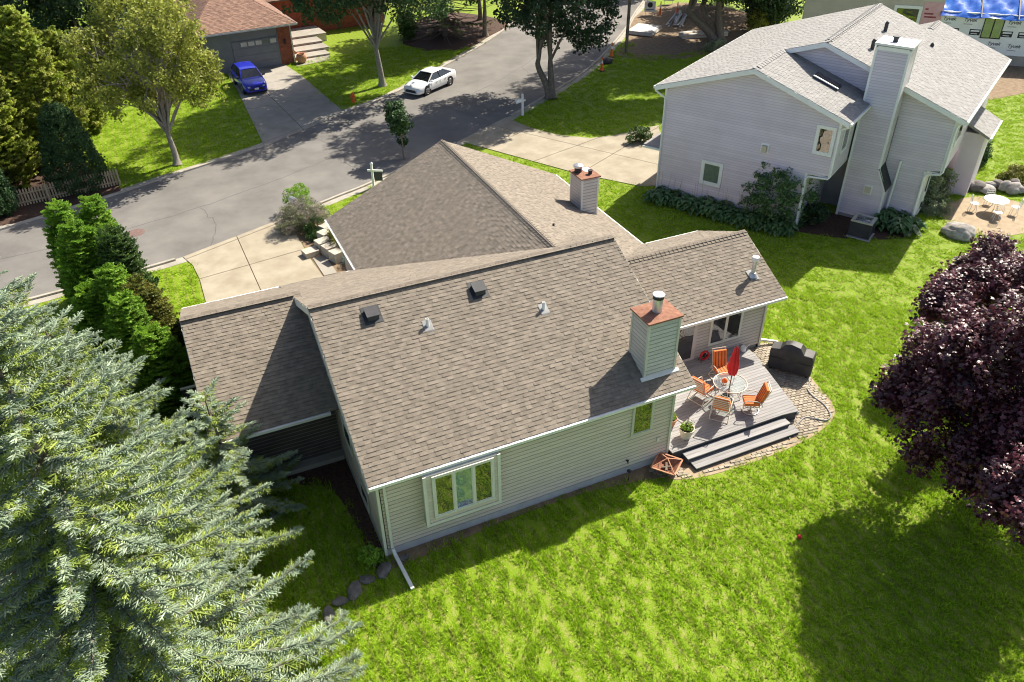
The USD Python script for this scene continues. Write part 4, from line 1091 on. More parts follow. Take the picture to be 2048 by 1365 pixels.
# steps and terraces by the brick house
for i, (s0, s1, t0, t1, z) in enumerate(((1.6, 4.6, .6, 2.0, .18), (2.0, 5.0, 2.0, 3.6, .36), (2.2, 5.0, 3.6, 5.4, .54), (1.5, 6.0, 5.4, 8.6, .72))):
    st_ = thing('entry_step', ('lowest', 'second lowest', 'third', 'topmost and widest')[i] + ' stone entry step right of the brick pillar', 'step', group='stone entry steps of the brick house')
    part(st_, 'tread', kb((s0, t0, z - .08), (s1, t1, z)), 'concrete_old')
    part(st_, 'riser', kb((s0 + .03, t0 + .04, 0), (s1 - .03, t1, z - .08)), 'block_stone')
wk = part('/World', 'entry_path', slab([tuple(kq(*p, 0)[:2]) for p in ((1.0, -1.2), (3.9, -.9), (4.6, .8), (1.6, .6), (1.2, -.3))], -.2, .03), 'concrete_old', kind='structure')
ur = part('/World', 'clay_urn', kmb(MB().lathe([(.2, .02), (.36, .15), (.45, .42), (.40, .66), (.30, .76), (.34, .82), (.28, .80), (.24, .7)], (1.75, -.35, 0), 20)), 'rust_light', smooth=40)
tag(stage.GetPrimAtPath(ur), 'big round orange clay urn at the foot of the brick pillar', 'urn')
ur = part('/World', 'clay_urn', kmb(MB().lathe([(.2, .74), (.30, .8), (.34, 1.3), (.3, 1.65), (.36, 1.7), (.3, 1.68)], (2.3, 5.8, 0), 18)), 'terracotta', smooth=40)
tag(stage.GetPrimAtPath(ur), 'tall orange clay pot on the top step of the brick house', 'urn')

# ================================================================ house under construction, back right
TA = np.array([.726, -.687, 0]); TN = np.array([-.687, -.726, 0]); TB = np.array([55.01, 27.05, 0])
T_ = thing('wrapped_house', 'half built house in white building wrap under a blue tarp', 'house')
tq = lambda s, d, z: TB + TA * s + TN * d + np.array([0, 0, z])


def tb(lo, hi):
    mb = MB().box(lo, hi); mb.v = [np.array([tq(*p) for p in v]) for v in mb.v]
    return mb


w = part(T_, 'wrapped_wall', tb((-6.4, -.3, .8), (10, 0, 3.9)), 'house_wrap')
part(T_, 'foundation', tb((-6.4, -.34, -.2), (10, -.02, .8)), 'concrete_old')
w2 = wall_poly(T_, 'wall', tq(-17.2, 0, 0), TA, TN, [(0, -.2), (10.75, -.2), (10.75, 6.5), (0, 6.5)], .2, 'siding_tan')
siding(w2, tq(-17.2, 0, 0), TA, TN, [(.1, .2), (9.2, .2), (9.2, 6.4), (.1, 6.4)], .13, 'siding_tan')
part(T_, 'foam_board', tb((-7.95, .0, 1.2), (-6.45, .03, 4.5)), 'foam_pink')
window(T_, tq(0, .02, 0), TA, TN, -9.95, -8.2, 2.6, 3.95, 1, 'trim_white', .2, proud=.06)
window(T_, tq(0, .005, 0), TA, TN, -3.2, -1.8, 2.05, 3.58, 2, 'ink_dark', .04, inside='curtain_green', mull=.03)
tarp = MB()
nx_, ny_ = 40, 14; r = np.random.default_rng(4)
tv, tf = [], []
for i in range(nx_ + 1):
    for j in range(ny_ + 1):
        s_ = -6.6 + 17 * i / nx_; k = j / ny_
        zz = 3.62 + 2.6 * k + .07 * math.sin(i * 1.7 + j * .8) + r.normal(0, .025)
        tv.append(tq(s_, .35 - 4.0 * k, zz if j else 3.6 + .05 * math.sin(i * .9)))
for i in range(nx_):
    for j in range(ny_):
        a = i * (ny_ + 1) + j
        tf += [(a, a + ny_ + 1, a + ny_ + 2), (a, a + ny_ + 2, a + 1)]
tm = trimesh.Trimesh(np.array(tv), tf, process=False)
lo_ = np.array(tv) - (0, 0, .02)
nv = len(tv)
tm = trimesh.Trimesh(np.vstack([tv, lo_]), np.vstack([tf, np.array(tf)[:, ::-1] + nv]), process=False)
part(T_, 'tarp', tm, 'tarp_blue', smooth=50)
for s_ in (-3.6, -.9, 1.8):
    part(T_, 'tarp_batten', MB().bar(tq(s_, .36, 3.66), tq(s_, -3.6, 6.25), .08, .06), 'lumber')


def lettering(parent, text, s, z, h, d, m, bold=True, slant=0.0, name='lettering'):
    t = meshkit.text_mesh(text, h, .006, bold=bold)
    v = np.array(t.vertices)
    w_ = np.array([tq(s + p[0] + slant * p[1], d + p[2], z + p[1]) for p in v])
    part(parent, name, trimesh.Trimesh(w_, t.faces, process=False), m)


for s_, z_ in ((-6.3, 3.22), (-4.75, 3.22), (-1.55, 3.22), (.2, 3.22), (-4.1, 1.52), (-2.55, 1.52), (-1.05, 1.42), (.5, 1.45)):
    lettering(w, 'Tyvek', s_, z_, .24, .003, 'ink_dark', slant=.2)
    lettering(w, 'HomeWrap', s_ + .05, z_ - .25, .09, .003, 'ink_dark', False, name='small_lettering')
for s_ in (-5.7, -4.1, -1.75, -.55, .9):
    b_ = part(w, 'printed_block', tb((s_, .002, 2.2), (s_ + .8, .008, 2.65)), 'ink_dark')
    part(b_, 'printed_line', tb((s_ + .08, .009, 2.46), (s_ + .72, .012, 2.58)), 'house_wrap')
    part(b_, 'printed_line', tb((s_ + .14, .009, 2.28), (s_ + .6, .012, 2.33)), 'house_wrap')
for i, (a_, z_) in enumerate(((-7.8, 3.9), (-7.8, 3.55), (-7.75, 3.3))):
    part(T_, 'foam_print', tb((a_, .031, z_), (a_ + (.25, .7, .9)[i], .035, z_ + .13)), 'ink_red')
# ================================================================ deck
D = thing('wooden_deck', 'weathered grey board deck with two wide steps behind the house', 'deck')
DZ = .45
dk = [(3.53, -.12), (8.32, -.12), (8.98, -.2), (9.83, 3.35), (9.83, 4.16), (3.53, 4.16)]
dpoly = Polygon(dk)
y = -.2
while y < 4.16:
    st_ = dpoly.intersection(shapely.box(0, y + .004, 20, y + .138))
    for q in getattr(st_, 'geoms', [st_]):
        if q.area > .01:
            part(D, 'deck_board', slab(q, DZ - .035, DZ), 'deck_grey')
    y += .144
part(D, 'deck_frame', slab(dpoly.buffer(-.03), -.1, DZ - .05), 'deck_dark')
part(D, 'border_board', MB().bar((9.0, -.2, DZ + .002), (9.84, 3.35, DZ + .002), .0, .0) if False else slab(Polygon([(8.93, -.22), (9.02, -.22), (9.87, 3.36), (9.80, 3.36)]), DZ - .2, DZ - .037), 'deck_grey')
for i, (z, ya, yb, xa, xb) in enumerate(((.30, -.50, -.13, 3.95, 8.42), (.15, -.88, -.46, 4.05, 8.55))):
    for j in range(2):
        w_ = (yb - ya) / 2
        part(D, 'tread_board', MB().box((xa, ya + j * w_ + .004, z - .035), (xb, ya + (j + 1) * w_ - .004, z)), 'deck_grey')
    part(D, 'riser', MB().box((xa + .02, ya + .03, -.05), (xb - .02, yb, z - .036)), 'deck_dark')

# ================================================================ patio set on the deck
def cushion(size, r=.035):
    x_, y_, z_ = np.array(size) / 2 - r
    pts = [(sx_ * x_, sy_ * y_, sz_ * z_) for sx_ in (-1, 1) for sy_ in (-1, 1) for sz_ in (-1, 1)]
    ic = trimesh.creation.icosphere(1, r).vertices
    return trimesh.convex.convex_hull(np.vstack([ic + p for p in pts]))


def patio_chair(label, loc, rz, swivel, stripes='cushion_orange'):
    t = thing('patio_chair', label, 'chair', loc, rz)      # faces local +y
    R = rot_x(math.radians(-18))
    c = cushion((.54, .56, .13)); c.apply_translation([0, .03, .45]); part(t, 'seat_cushion', c, 'cushion_orange', smooth=50)
    sc_ = f'{t}/seat_cushion'
    for x_ in (-.18, -.05, .08, .2):
        part(sc_, 'stripe', MB().box((x_ - .02, -.24, .512), (x_ + .02, .28, .5185)), 'cushion_stripe')
    bp0 = np.array([0, -.27, .52])
    c = cushion((.54, .12, .66)); v = np.array(c.vertices) + (0, 0, .30); c = trimesh.Trimesh(v @ rot_x(math.radians(16)).T + bp0, c.faces, process=False)
    part(t, 'back_cushion', c, 'cushion_orange', smooth=50)
    Rb = rot_x(math.radians(16))
    for x_ in (-.18, -.05, .08, .2):
        mb = MB().box((x_ - .018, .058, .02), (x_ + .018, .0645, .60)); mb.xf(Rb, bp0); part(f'{t}/back_cushion', 'stripe', mb, 'cushion_stripe')
    for sx_ in (-1, 1):
        x_ = .33 * sx_
        pts = smooth_line([(x_, .34, .02 if not swivel else .34), (x_, .38, .45), (x_, .33, .64), (x_, .1, .68), (x_, -.2, .62), (x_, -.34, .42)], 4)
        part(t, 'arm', MB().tube(pts, .018, 7), 'chair_frame', smooth=50)
        part(t, 'back_post', MB().tube([(x_ * .85, -.2, .36), (x_ * .85, -.33, .62), (x_ * .85, -.54, 1.16)], .016, 7), 'chair_frame', smooth=50)
        if not swivel:
            part(t, 'sled_leg', MB().tube([(x_, .42, .02), (x_, -.45, .02)], .018, 7).tube([(x_, -.45, .02), (x_, -.2, .4)], .016, 7), 'chair_frame', smooth=50)
    part(t, 'back_rail', MB().tube([(-.28, -.54, 1.16), (.28, -.54, 1.16)], .016, 7), 'chair_frame', smooth=50)
    for k in range(5):
        z_ = .6 + .11 * k
        part(t, 'back_slat', MB().box((-.27, -.365 - .041 * k, z_ - .02), (.27, -.35 - .041 * k, z_ + .02)), 'chair_frame')
    part(t, 'seat_frame', MB().tube([(-.29, .28, .37), (.29, .28, .37), (.29, -.26, .37), (-.29, -.26, .37), (-.29, .28, .37)], .016, 7), 'chair_frame', smooth=50)
    if swivel:
        part(t, 'base_ring', MB().tube(arc((0, 0, .03), .31, 0, 2 * PI, 25), .017, 7), 'chair_frame', smooth=50)
        part(t, 'base_post', MB().tube([(0, 0, .03), (0, 0, .36)], .035, 10).tube([(-.31, 0, .03), (0, 0, .16), (.31, 0, .03)], .014, 6).tube([(0, -.31, .03), (0, 0, .16), (0, .31, .03)], .014, 6), 'chair_frame', smooth=50)
    else:
        part(t, 'cross_bar', MB().tube([(-.33, .36, .03), (.33, .36, .03)], .015, 6).tube([(-.33, -.42, .03), (.33, -.42, .03)], .015, 6), 'chair_frame', smooth=50)
    return t


TC = (7.12, 1.55, DZ)
patio_chair('orange striped chair with its left side under the roof edge, left of the glass table', (6.22, 1.95, DZ), math.radians(-72), False)
patio_chair('orange striped chair between the wall window and the glass table, behind the red umbrella', (7.55, 2.55, DZ), math.radians(168), False)
patio_chair('orange cushioned chair with its slatted back towards the flower pots', (6.28, .85, DZ), math.radians(-48), False)
patio_chair('orange cushioned swivel chair nearest the covered grill', (7.42, .60, DZ), math.radians(62), True)
t = thing('patio_table', 'round glass patio table with cream metal rim', 'table', TC)
part(t, 'glass_top', MB().lathe([(.60, .700), (.60, .708)], n=40), 'table_glass')
part(t, 'rim', MB().tube(arc((0, 0, .704), .615, 0, 2 * PI, 49), .022, 8), 'chair_frame', smooth=50)
for a in np.radians([45, 135, 225, 315]):
    c_, s_ = math.cos(a), math.sin(a)
    part(t, 'leg', MB().tube(smooth_line([(c_ * .56, s_ * .56, .69), (c_ * .5, s_ * .5, .5), (c_ * .34, s_ * .34, .28), (c_ * .46, s_ * .46, .02)], 4), .018, 7), 'chair_frame', smooth=50)
part(t, 'lower_ring', MB().tube(arc((0, 0, .27), .34, 0, 2 * PI, 25), .012, 6), 'chair_frame', smooth=50)
u_ = thing('umbrella', 'closed red patio umbrella standing in the glass table', 'umbrella', TC)
part(u_, 'pole', MB().tube([(0, 0, .04), (.03, .02, 2.32)], .02, 8), 'rust', smooth=50)
rg = np.random.default_rng(2)
rings = []
for z_, r_ in ((1.05, .05), (1.12, .13), (1.35, .17), (1.6, .165), (1.8, .15), (1.83, .12), (1.9, .125), (2.1, .10), (2.28, .06), (2.34, .02)):
    a = np.arange(32) * 2 * PI / 32
    rr_ = r_ * (1 + .22 * np.sin(a * 8 + z_ * 1.3) + .08 * np.sin(a * 3 + z_ * 5))
    rings.append(np.stack([rr_ * np.cos(a) + .03, rr_ * np.sin(a) + .02, np.full(32, z_)], 1))
part(u_, 'folded_canopy', MB().loft(rings), 'red_canvas', smooth=60)
part(u_, 'tie_band', MB().lathe([(.155, 1.68), (.15, 1.73)], (.03, .02, 0), 20), 'red_canvas')
part(u_, 'finial', MB().lathe([(.02, 2.33), (.03, 2.37), (.01, 2.42)], (.03, .02, 0), 10), 'rust')
part(u_, 'base', MB().lathe([(.25, .0), (.25, .05), (.06, .09), (.05, .3)], n=20), 'black_metal', smooth=40)
ob = part('/World', 'table_ornament', MB().lathe([(.05, .71), (.1, .74), (.11, .8), (.07, .86), (.02, .9)], (TC[0] - .17, TC[1] + .12, DZ), 14), 'orange_plastic', smooth=50)
tag(stage.GetPrimAtPath(ob), 'small orange gourd ornament on the glass table', 'ornament')

# red hose reel and white watering can by the wall
t = thing('hose_reel', 'dark red garden hose reel against the house wall by the patio door', 'hose reel', (7.72, 3.92, DZ))
part(t, 'coil', MB().tube(np.vstack([arc((0, .02 * k - .06, .24), .19 - .01 * (k % 2), 0, 2 * PI, 21, 'xz') for k in range(5)]), .022, 6), 'red_canvas', smooth=60)
part(t, 'stand', MB().tube([(-.2, -.1, 0), (-.1, 0, .24), (-.2, .1, 0)], .015, 6).tube([(.2, -.1, 0), (.1, 0, .24), (.2, .1, 0)], .015, 6).lathe([(.06, -.08), (.06, .08)], (0, 0, .24), 10), 'black_metal')
t = thing('watering_can', 'small white watering can on the deck below the wall corner', 'watering can', (9.55, 3.75, DZ))
part(t, 'body', MB().lathe([(.1, 0), (.11, .02), (.1, .2), (.06, .22)], n=16), 'white_metal', smooth=40)
part(t, 'spout', MB().tube([(.09, 0, .06), (.22, 0, .2), (.27, 0, .24)], [.02, .015, .03], 8), 'white_metal')
part(t, 'handle', MB().tube(arc((-.06, 0, .2), .1, .3, PI + .9, 10, 'xz'), .012, 6), 'white_metal')

# covered grill
t = thing('covered_grill', 'barbecue grill under a black fabric cover on the brick patio', 'grill', (10.83, 2.35, .04), math.radians(-52))
sec = lambda x_, hw, zt, zs, top: [(x_, -hw, .12), (x_, -hw * 1.03, .5), (x_, -hw, zs), (x_, -top, zt), (x_, top, zt), (x_, hw, zs), (x_, hw * 1.03, .5), (x_, hw, .12)]
rg = np.random.default_rng(12)
rings = [np.array(sec(*a)) + rg.normal(0, .008, (8, 3)) for a in ((-.84, .30, .93, .90, .24), (-.82, .33, .98, .93, .27), (-.50, .34, 1.01, .95, .27), (-.34, .35, 1.22, 1.02, .18), (-.1, .36, 1.28, 1.03, .17), (.26, .35, 1.23, 1.02, .18), (.44, .34, 1.01, .95, .27), (.80, .33, .97, .92, .27), (.84, .30, .92, .89, .24))]
cm = MB().loft(rings).mesh()
part(t, 'cover', trimesh.Trimesh(*trimesh.remesh.subdivide(cm.vertices, cm.faces), process=False), 'grill_cover', smooth=35)
part(t, 'cover_strap', MB().box((-.87, -.372, .62), (.87, -.362, .66)), 'black_metal')
for x_ in (-.7, .7):
    for y_ in (-.26, .26):
        part(t, 'wheel', MB().lathe([(.0, -.02), (.07, -.02), (.07, .02), (.0, .02)], n=14).xf(rot_x(PI / 2), (x_, y_, .07)), 'black_metal', smooth=40)

# garden hose across the pavers
hp = smooth_line([(11.15, 1.79, .07), (10.95, 1.3, .06), (10.61, 1.05, .065), (10.48, .6, .065), (10.51, .08, .065), (10.42, -.3, .065), (10.25, -.62, .065), (9.9, -.72, .07), (9.6, -.45, .07), (9.35, -.27, .065), (8.95, -.38, .065), (8.69, -.49, .065), (8.3, -.68, .06), (8.05, -.95, .05)], 6)
tag(stage.GetPrimAtPath(part('/World', 'garden_hose', MB().tube(hp, .022, 7), 'hose', smooth=60)), 'thin grey hose winding over the pavers from the grill to the steps', 'hose')

# fire pit
t = thing('fire_pit', 'rusty square fire pit with a crossed bar frame at the deck corner', 'fire pit', (3.12, -.42, .0), math.radians(38))
ri = lambda h, z_: np.array([(-h, -h, z_), (h, -h, z_), (h, h, z_), (-h, h, z_)])
part(t, 'bowl', MB().loft([ri(.22, .10), ri(.40, .36), ri(.38, .365), ri(.20, .13)]), 'rust')
part(t, 'rim', MB().bar((-.42, -.42, .37), (.42, -.42, .37), .05, .03).bar((.42, -.395, .37), (.42, .42, .37), .05, .03).bar((.395, .42, .37), (-.42, .42, .37), .05, .03).bar((-.42, .395, .37), (-.42, -.395, .37), .05, .03), 'rust_light')
for a, b in (((-.4, -.4, .39), (0, 0, .62)), ((.4, -.4, .39), (0, 0, .62)), ((.4, .4, .39), (0, 0, .62)), ((-.4, .4, .39), (0, 0, .62))):
    part(t, 'spark_bar', MB().bar(a, b, .03, .02), 'rust_light')
for x_, y_ in ((-.26, -.26), (.26, -.26), (.26, .26), (-.26, .26)):
    part(t, 'leg', MB().bar((x_, y_, 0), (x_ * .85, y_ * .85, .16), .03, .03), 'rust')
part(t, 'charred_log', MB().tube([(-.18, -.05, .18), (.2, .07, .2)], .05, 8).tube([(-.08, .16, .18), (.1, -.17, .21)], .045, 8), 'bark')

# sprinkler rods / small things
t = thing('path_light', 'small black path light standing by the rear wall', 'garden light', (1.72, -.25, 0))
part(t, 'stake', MB().tube([(0, 0, 0), (0, 0, .4)], .015, 6), 'black_metal'); part(t, 'lamp_head', MB().lathe([(.03, .38), (.07, .42), (.09, .45), (.02, .5)], n=12), 'black_metal')
bl = part('/World', 'toy_ball', trimesh.creation.icosphere(2, .07).apply_translation([5.23, -4.72, .09]), 'red_canvas', smooth=True)
tag(stage.GetPrimAtPath(bl), 'small red ball lying alone on the rear lawn', 'ball')

# white garden set on the soil oval
t = thing('garden_table', 'round white metal garden table on the bare soil oval', 'table', (30.4, 8.95, .02))
part(t, 'table_top', MB().lathe([(.60, .70), (.62, .71), (.62, .735), (.05, .745)], n=32), 'white_metal', smooth=30)
for a in np.radians([30, 150, 270]):
    part(t, 'leg', MB().tube(smooth_line([(.1 * math.cos(a), .1 * math.sin(a), .7), (.16 * math.cos(a), .16 * math.sin(a), .35), (.42 * math.cos(a), .42 * math.sin(a), .0)], 4), .02, 6), 'white_metal', smooth=50)


def garden_chair(label, loc, rz):
    t = thing('garden_chair', label, 'chair', loc, rz)
    part(t, 'seat', MB().lathe([(.19, .42), (.22, .43), (.22, .445), (.05, .45)], n=20), 'white_metal', smooth=30)
    bk = MB().tube(np.vstack([[(-.2, -.15, .44)], arc((0, -.2, .72), .2, PI, 0, 12, 'xz'), [(.2, -.15, .44)]]), .014, 6)
    for x_ in (-.12, -.04, .04, .12):
        bk.tube([(x_, -.17, .44), (x_, -.2, .72 + math.sqrt(max(0, .04 - x_ * x_)))], .008, 5)
    for z_ in (.58, .72):
        bk.tube([(-.2, -.19, z_), (.2, -.19, z_)], .008, 5)
    part(t, 'back', bk, 'white_metal', smooth=50)
    for a in np.radians([45, 135, 225, 315]):
        part(t, 'leg', MB().tube([(.15 * math.cos(a), .15 * math.sin(a), .43), (.24 * math.cos(a), .24 * math.sin(a), 0)], .013, 5), 'white_metal', smooth=50)


garden_chair('white metal garden chair behind the white table, farthest from the boulder', (31.05, 9.75, .02), math.radians(142))
garden_chair('white metal garden chair at the house side of the white table', (29.55, 9.55, .02), math.radians(-130))
garden_chair('white metal garden chair in front of the white table, towards the boulder', (29.72, 8.2, .02), math.radians(-42))
garden_chair('white metal garden chair on the open lawn side of the white table', (31.15, 8.25, .02), math.radians(46))

# outdoor air conditioner
t = thing('air_conditioner', 'dark outdoor air conditioner with pale top frame by the grey house wall', 'air conditioner', (21.95, 9.98, .0), math.radians(-59.7))
part(t, 'pad', MB().box((-.58, -.54, 0), (.58, .54, .06)), 'foundation')
part(t, 'cabinet', MB().box((-.5, -.46, .1), (.5, .46, .88)), 'ac_dark')
for k in range(11):
    z_ = .15 + k * .064
    part(t, 'louvre', MB().box((-.52, -.48, z_), (.52, .48, z_ + .028)), 'ac_dark')
for x_ in (-.5, .5):
    for y_ in (-.46, .46):
        part(t, 'corner_post', MB().box((x_ - .035, y_ - .035, .09), (x_ + .035, y_ + .035, .9)), 'ac_dark')
part(t, 'top_frame', MB().box((-.54, -.5, .89), (.54, -.36, .95)).box((-.54, .36, .89), (.54, .5, .95)).box((-.54, -.36, .89), (-.38, .36, .95)).box((.38, -.36, .89), (.54, .36, .95)), 'galvanised')
fg = MB()
for r_ in (.1, .18, .26, .34, .4):
    fg.tube(arc((0, 0, .94), r_, 0, 2 * PI, 25), .008, 5)
part(t, 'fan_guard', fg, 'galvanised', smooth=50)
for a in range(4):
    part(t, 'fan_blade', MB().obox((.16, 0, 0), (.28, .13, .008), rot_x(.4)).xf(rot_z(a * PI / 2), (0, 0, .87)), 'galvanised')
part(t, 'fan_hub', MB().lathe([(.07, .83), (.07, .92), (.02, .93)], n=12), 'ac_dark')

# boulders and rock walls
def boulder(name, label, loc, size, seed, m='rock', group=None, cat='rock', sub=3):
    ic = trimesh.creation.icosphere(sub, 1.0); v = np.array(ic.vertices)
    d = meshkit.fbm(v * 1.3 + seed * 7.1, 4, seed) - .5
    v = v * (1 + .75 * d[:, None]) * np.array(size)
    v[:, 2] = np.maximum(v[:, 2], -size[2] * .5)
    v = v @ rot_z(seed * 1.7).T + np.array(loc) + (0, 0, size[2] * .42)
    p_ = part('/World', name, trimesh.Trimesh(v, ic.faces, process=False), m, smooth=28)
    tag(stage.GetPrimAtPath(p_), label, cat, group)


boulder('boulder', 'large pale grey boulder alone on the lawn below the white table', (26.45, 7.75, 0), (.78, .62, .48), 3)
rg = np.random.default_rng(21)
for i in range(30):
    k = i / 29
    a = np.array([28.9, 14.2]) * (1 - k) + np.array([35.6, 9.3]) * k + rg.normal(0, .22, 2)
    boulder('wall_rock', 'grey brown field stone in the low rock wall beyond the grey house', (a[0], a[1] - .5 * math.sin(k * 3), rg.uniform(0, .2)), rg.uniform(.22, .48, 3) * (1.1, 1, .85), 40 + i, 'rock' if i % 3 else 'rock_dark', 'stones of the low rock wall', sub=2)
for i, (x_, y_, s_, lb) in enumerate(((-7.0, -.42, .34, 'pale edging stone nearest the house corner downspout'), (-7.55, -.52, .26, 'edging stone second from the house corner'), (-8.0, -.75, .34, 'flat dark edging stone in the middle of the row by the spruce'), (-8.5, -.95, .24, 'edging stone fourth from the house corner'), (-8.9, -1.25, .28, 'edging stone at the spruce end of the row'), (-6.3, -.2, .22, 'grey stone under the house corner downspout'))):
    boulder('edging_stone', lb, (x_, y_, 0), (s_ * 1.0, s_ * .6, s_ * .3), 80 + i, 'rock_dark', sub=3)

# retaining blocks and steps beside the driveway
t = thing('garden_wall', 'low pale concrete block wall with a step at the driveway edge', 'garden wall')
for i, (p_, z_) in enumerate((((-4.5, 20.3), .3), ((-3.75, 20.6), .55), ((-3.55, 19.9), .55), ((-3.35, 19.2), .55), ((-3.4, 21.4), .6), ((-3.15, 22.1), .6))):
    mb = MB().box((-.36, -.30, 0), (.36, .30, z_)).xf(rot_z(math.radians(12 + 3 * i)), (p_[0], p_[1], 0))
    part(t, 'block', mb, 'block_stone')
part(t, 'walk_slab', slab([(-4.4, 17.9), (-3.75, 17.9), (-3.9, 19.9), (-4.5, 19.9)], 0, .05), 'concrete_old')

# side gate panel by the left wing
t = thing('side_gate', 'dark wooden side gate panel beside the left wing of the house', 'gate', (-11.15, 9.2, 0))
for i in range(5):
    part(t, 'gate_board', MB().box((-.36 + i * .145, -.02, .05), (-.222 + i * .145, .02, 1.65)), 'deck_dark')
part(t, 'gate_cap', MB().box((-.4, -.05, 1.65), (.4, .05, 1.7)), 'trim_cream')
# ================================================================ vehicles (local x forward, z up)
def vehicle(name, label, cat, loc, rz, paint, st_, gh, wheel_r, wx, plate=False, spoiler=False):
    t = thing(name, label, cat, loc, rz)
    rings = []
    for x_, hw, top, b in st_:
        half = [(0, b), (hw * .82, b), (hw * .965, b + .10), (hw, b + .26), (hw * .992, (b + top) / 2 + .06), (hw * .975, top - .16), (hw * .91, top - .04), (hw * .74, top), (hw * .35, top + .022), (0, top + .028)]
        ring = half + [(-y_, z_) for y_, z_ in half[-2:0:-1]]
        rings.append(np.array([(x_, y_, z_) for y_, z_ in ring]))
    # finer stations for a smooth skin
    R_ = np.array(rings); k = len(R_); fine = []
    flat = R_.reshape(k, -1)
    xs = np.linspace(0, k - 1, (k - 1) * 3 + 1)
    from scipy.interpolate import PchipInterpolator
    fine = PchipInterpolator(np.arange(k), flat, axis=0)(xs).reshape(len(xs), -1, 3)
    body = part(t, 'body', MB().loft(list(fine)), paint, smooth=38)
    (fx, fz, fw0), (rx0, rz0, rw0), (rx1, rz1, rw1), (bx_, bz, bw) = gh
    hexv = [(bx_, -bw, bz - .06), (fx, -fw0, fz - .06), (fx, fw0, fz - .06), (bx_, bw, bz - .06), (rx1, -rw1, rz1), (rx0, -rw0, rz0), (rx0, rw0, rz0), (rx1, rw1, rz1)]
    part(t, 'window', MB().hexa(hexv), 'car_glass')
    rr_ = []
    for x_, w_, z_ in ((rx0 + .05, rw0, rz0 - .012), (rx0 - .15, rw0 + .015, rz0 + .03), ((rx0 + rx1) / 2, max(rw0, rw1) + .02, max(rz0, rz1) + .05), (rx1 + .15, rw1 + .015, rz1 + .03), (rx1 - .06, rw1, rz1 - .012)):
        rr_.append(np.array([(x_, -w_, z_ - .035), (x_, -w_ * .93, z_), (x_, -w_ * .5, z_ + .022), (x_, 0, z_ + .03), (x_, w_ * .5, z_ + .022), (x_, w_ * .93, z_), (x_, w_, z_ - .035), (x_, 0, z_ - .045)]))
    part(t, 'roof', MB().loft(rr_), paint, smooth=45)
    for s_ in (-1, 1):
        lines = [((fx, s_ * fw0, fz - .03), (rx0, s_ * rw0, rz0)), ((bx_, s_ * bw, bz - .03), (rx1, s_ * rw1, rz1)), ]
        mid = (fx + bx_) / 2 - .05; mr = (rx0 + rx1) / 2
        for a, b in lines:
            part(t, 'pillar', MB().bar(a, b, .075, .05), paint)
        part(t, 'pillar', MB().bar((mid, s_ * (fw0 + bw) / 2 * 1.004, (fz + bz) / 2 - .04), (mr, s_ * (rw0 + rw1) / 2 * 1.01, (rz0 + rz1) / 2), .09, .03), 'black_metal')
        part(t, 'side_mirror', MB().loft([np.array([(fx - .33, s_ * (fw0 + .06), fz + .0), (fx - .18, s_ * (fw0 + .06), fz + .0), (fx - .18, s_ * (fw0 + .06), fz + .12), (fx - .33, s_ * (fw0 + .06), fz + .12)]), np.array([(fx - .34, s_ * (fw0 + .26), fz + .01), (fx - .22, s_ * (fw0 + .28), fz + .02), (fx - .22, s_ * (fw0 + .28), fz + .13), (fx - .34, s_ * (fw0 + .26), fz + .15)])]), paint if paint == 'car_white' else 'black_metal')
    hwm = max(a[1] for a in st_)
    for x_ in wx:
        for s_ in (-1, 1):
            hw = float(np.interp(x_, [a[0] for a in st_][::-1], [a[1] for a in st_][::-1]))
            yy = s_ * (hw - .085)
            Rw = rot_x(-PI / 2)
            part(t, 'wheel_arch', MB().lathe([(wheel_r + .06, -.105 - .02), (wheel_r + .06, .088), (wheel_r - .03, .088)], n=24, cap=False).xf(rot_x(PI / 2 * (-s_)), (x_, yy, wheel_r + .02)), 'black_metal')
            wl_ = part(t, 'wheel', MB().lathe([(wheel_r * .62, .085), (wheel_r * .9, .10), (wheel_r, .06), (wheel_r, -.12), (wheel_r * .6, -.12)], n=26).xf(rot_x(PI / 2 * (-s_)), (x_, yy, wheel_r)), 'tyre', smooth=40)
            rim = MB()
            for a in range(5):
                rim.obox((wheel_r * .34, 0, .0), (wheel_r * .62, .055, .02))
                rim.v[-1] = rim.v[-1] @ rot_z(a * 2 * PI / 5).T
            rim.tube(arc((0, 0, 0), wheel_r * .64, 0, 2 * PI, 25), .02, 6)
            rim.lathe([(.05, -.02), (.05, .02)], n=10)
            part(wl_, 'rim', rim.xf(rot_x(PI / 2 * (-s_)), (x_, yy + s_ * .098, wheel_r)), 'rim')
    x0, hw0, t0, b0 = st_[0]
    part(t, 'grille', MB().loft([np.array([(x0 + .012, -hw0 * .95, b0 + .08), (x0 + .012, hw0 * .95, b0 + .08), (x0 + .012, hw0 * .7, b0 + .26), (x0 + .012, -hw0 * .7, b0 + .26)]), np.array([(x0 - .12, -hw0 * 1.05, b0 + .08), (x0 - .12, hw0 * 1.05, b0 + .08), (x0 - .12, hw0 * .8, b0 + .26), (x0 - .12, -hw0 * .8, b0 + .26)])]), 'black_metal')
    part(t, 'upper_grille', MB().box((x0 - .1, -hw0 * .8, t0 - .10), (x0 + .008, hw0 * .8, t0 - .055)), 'black_metal')
    x1, hw1, t1, b1 = st_[1]
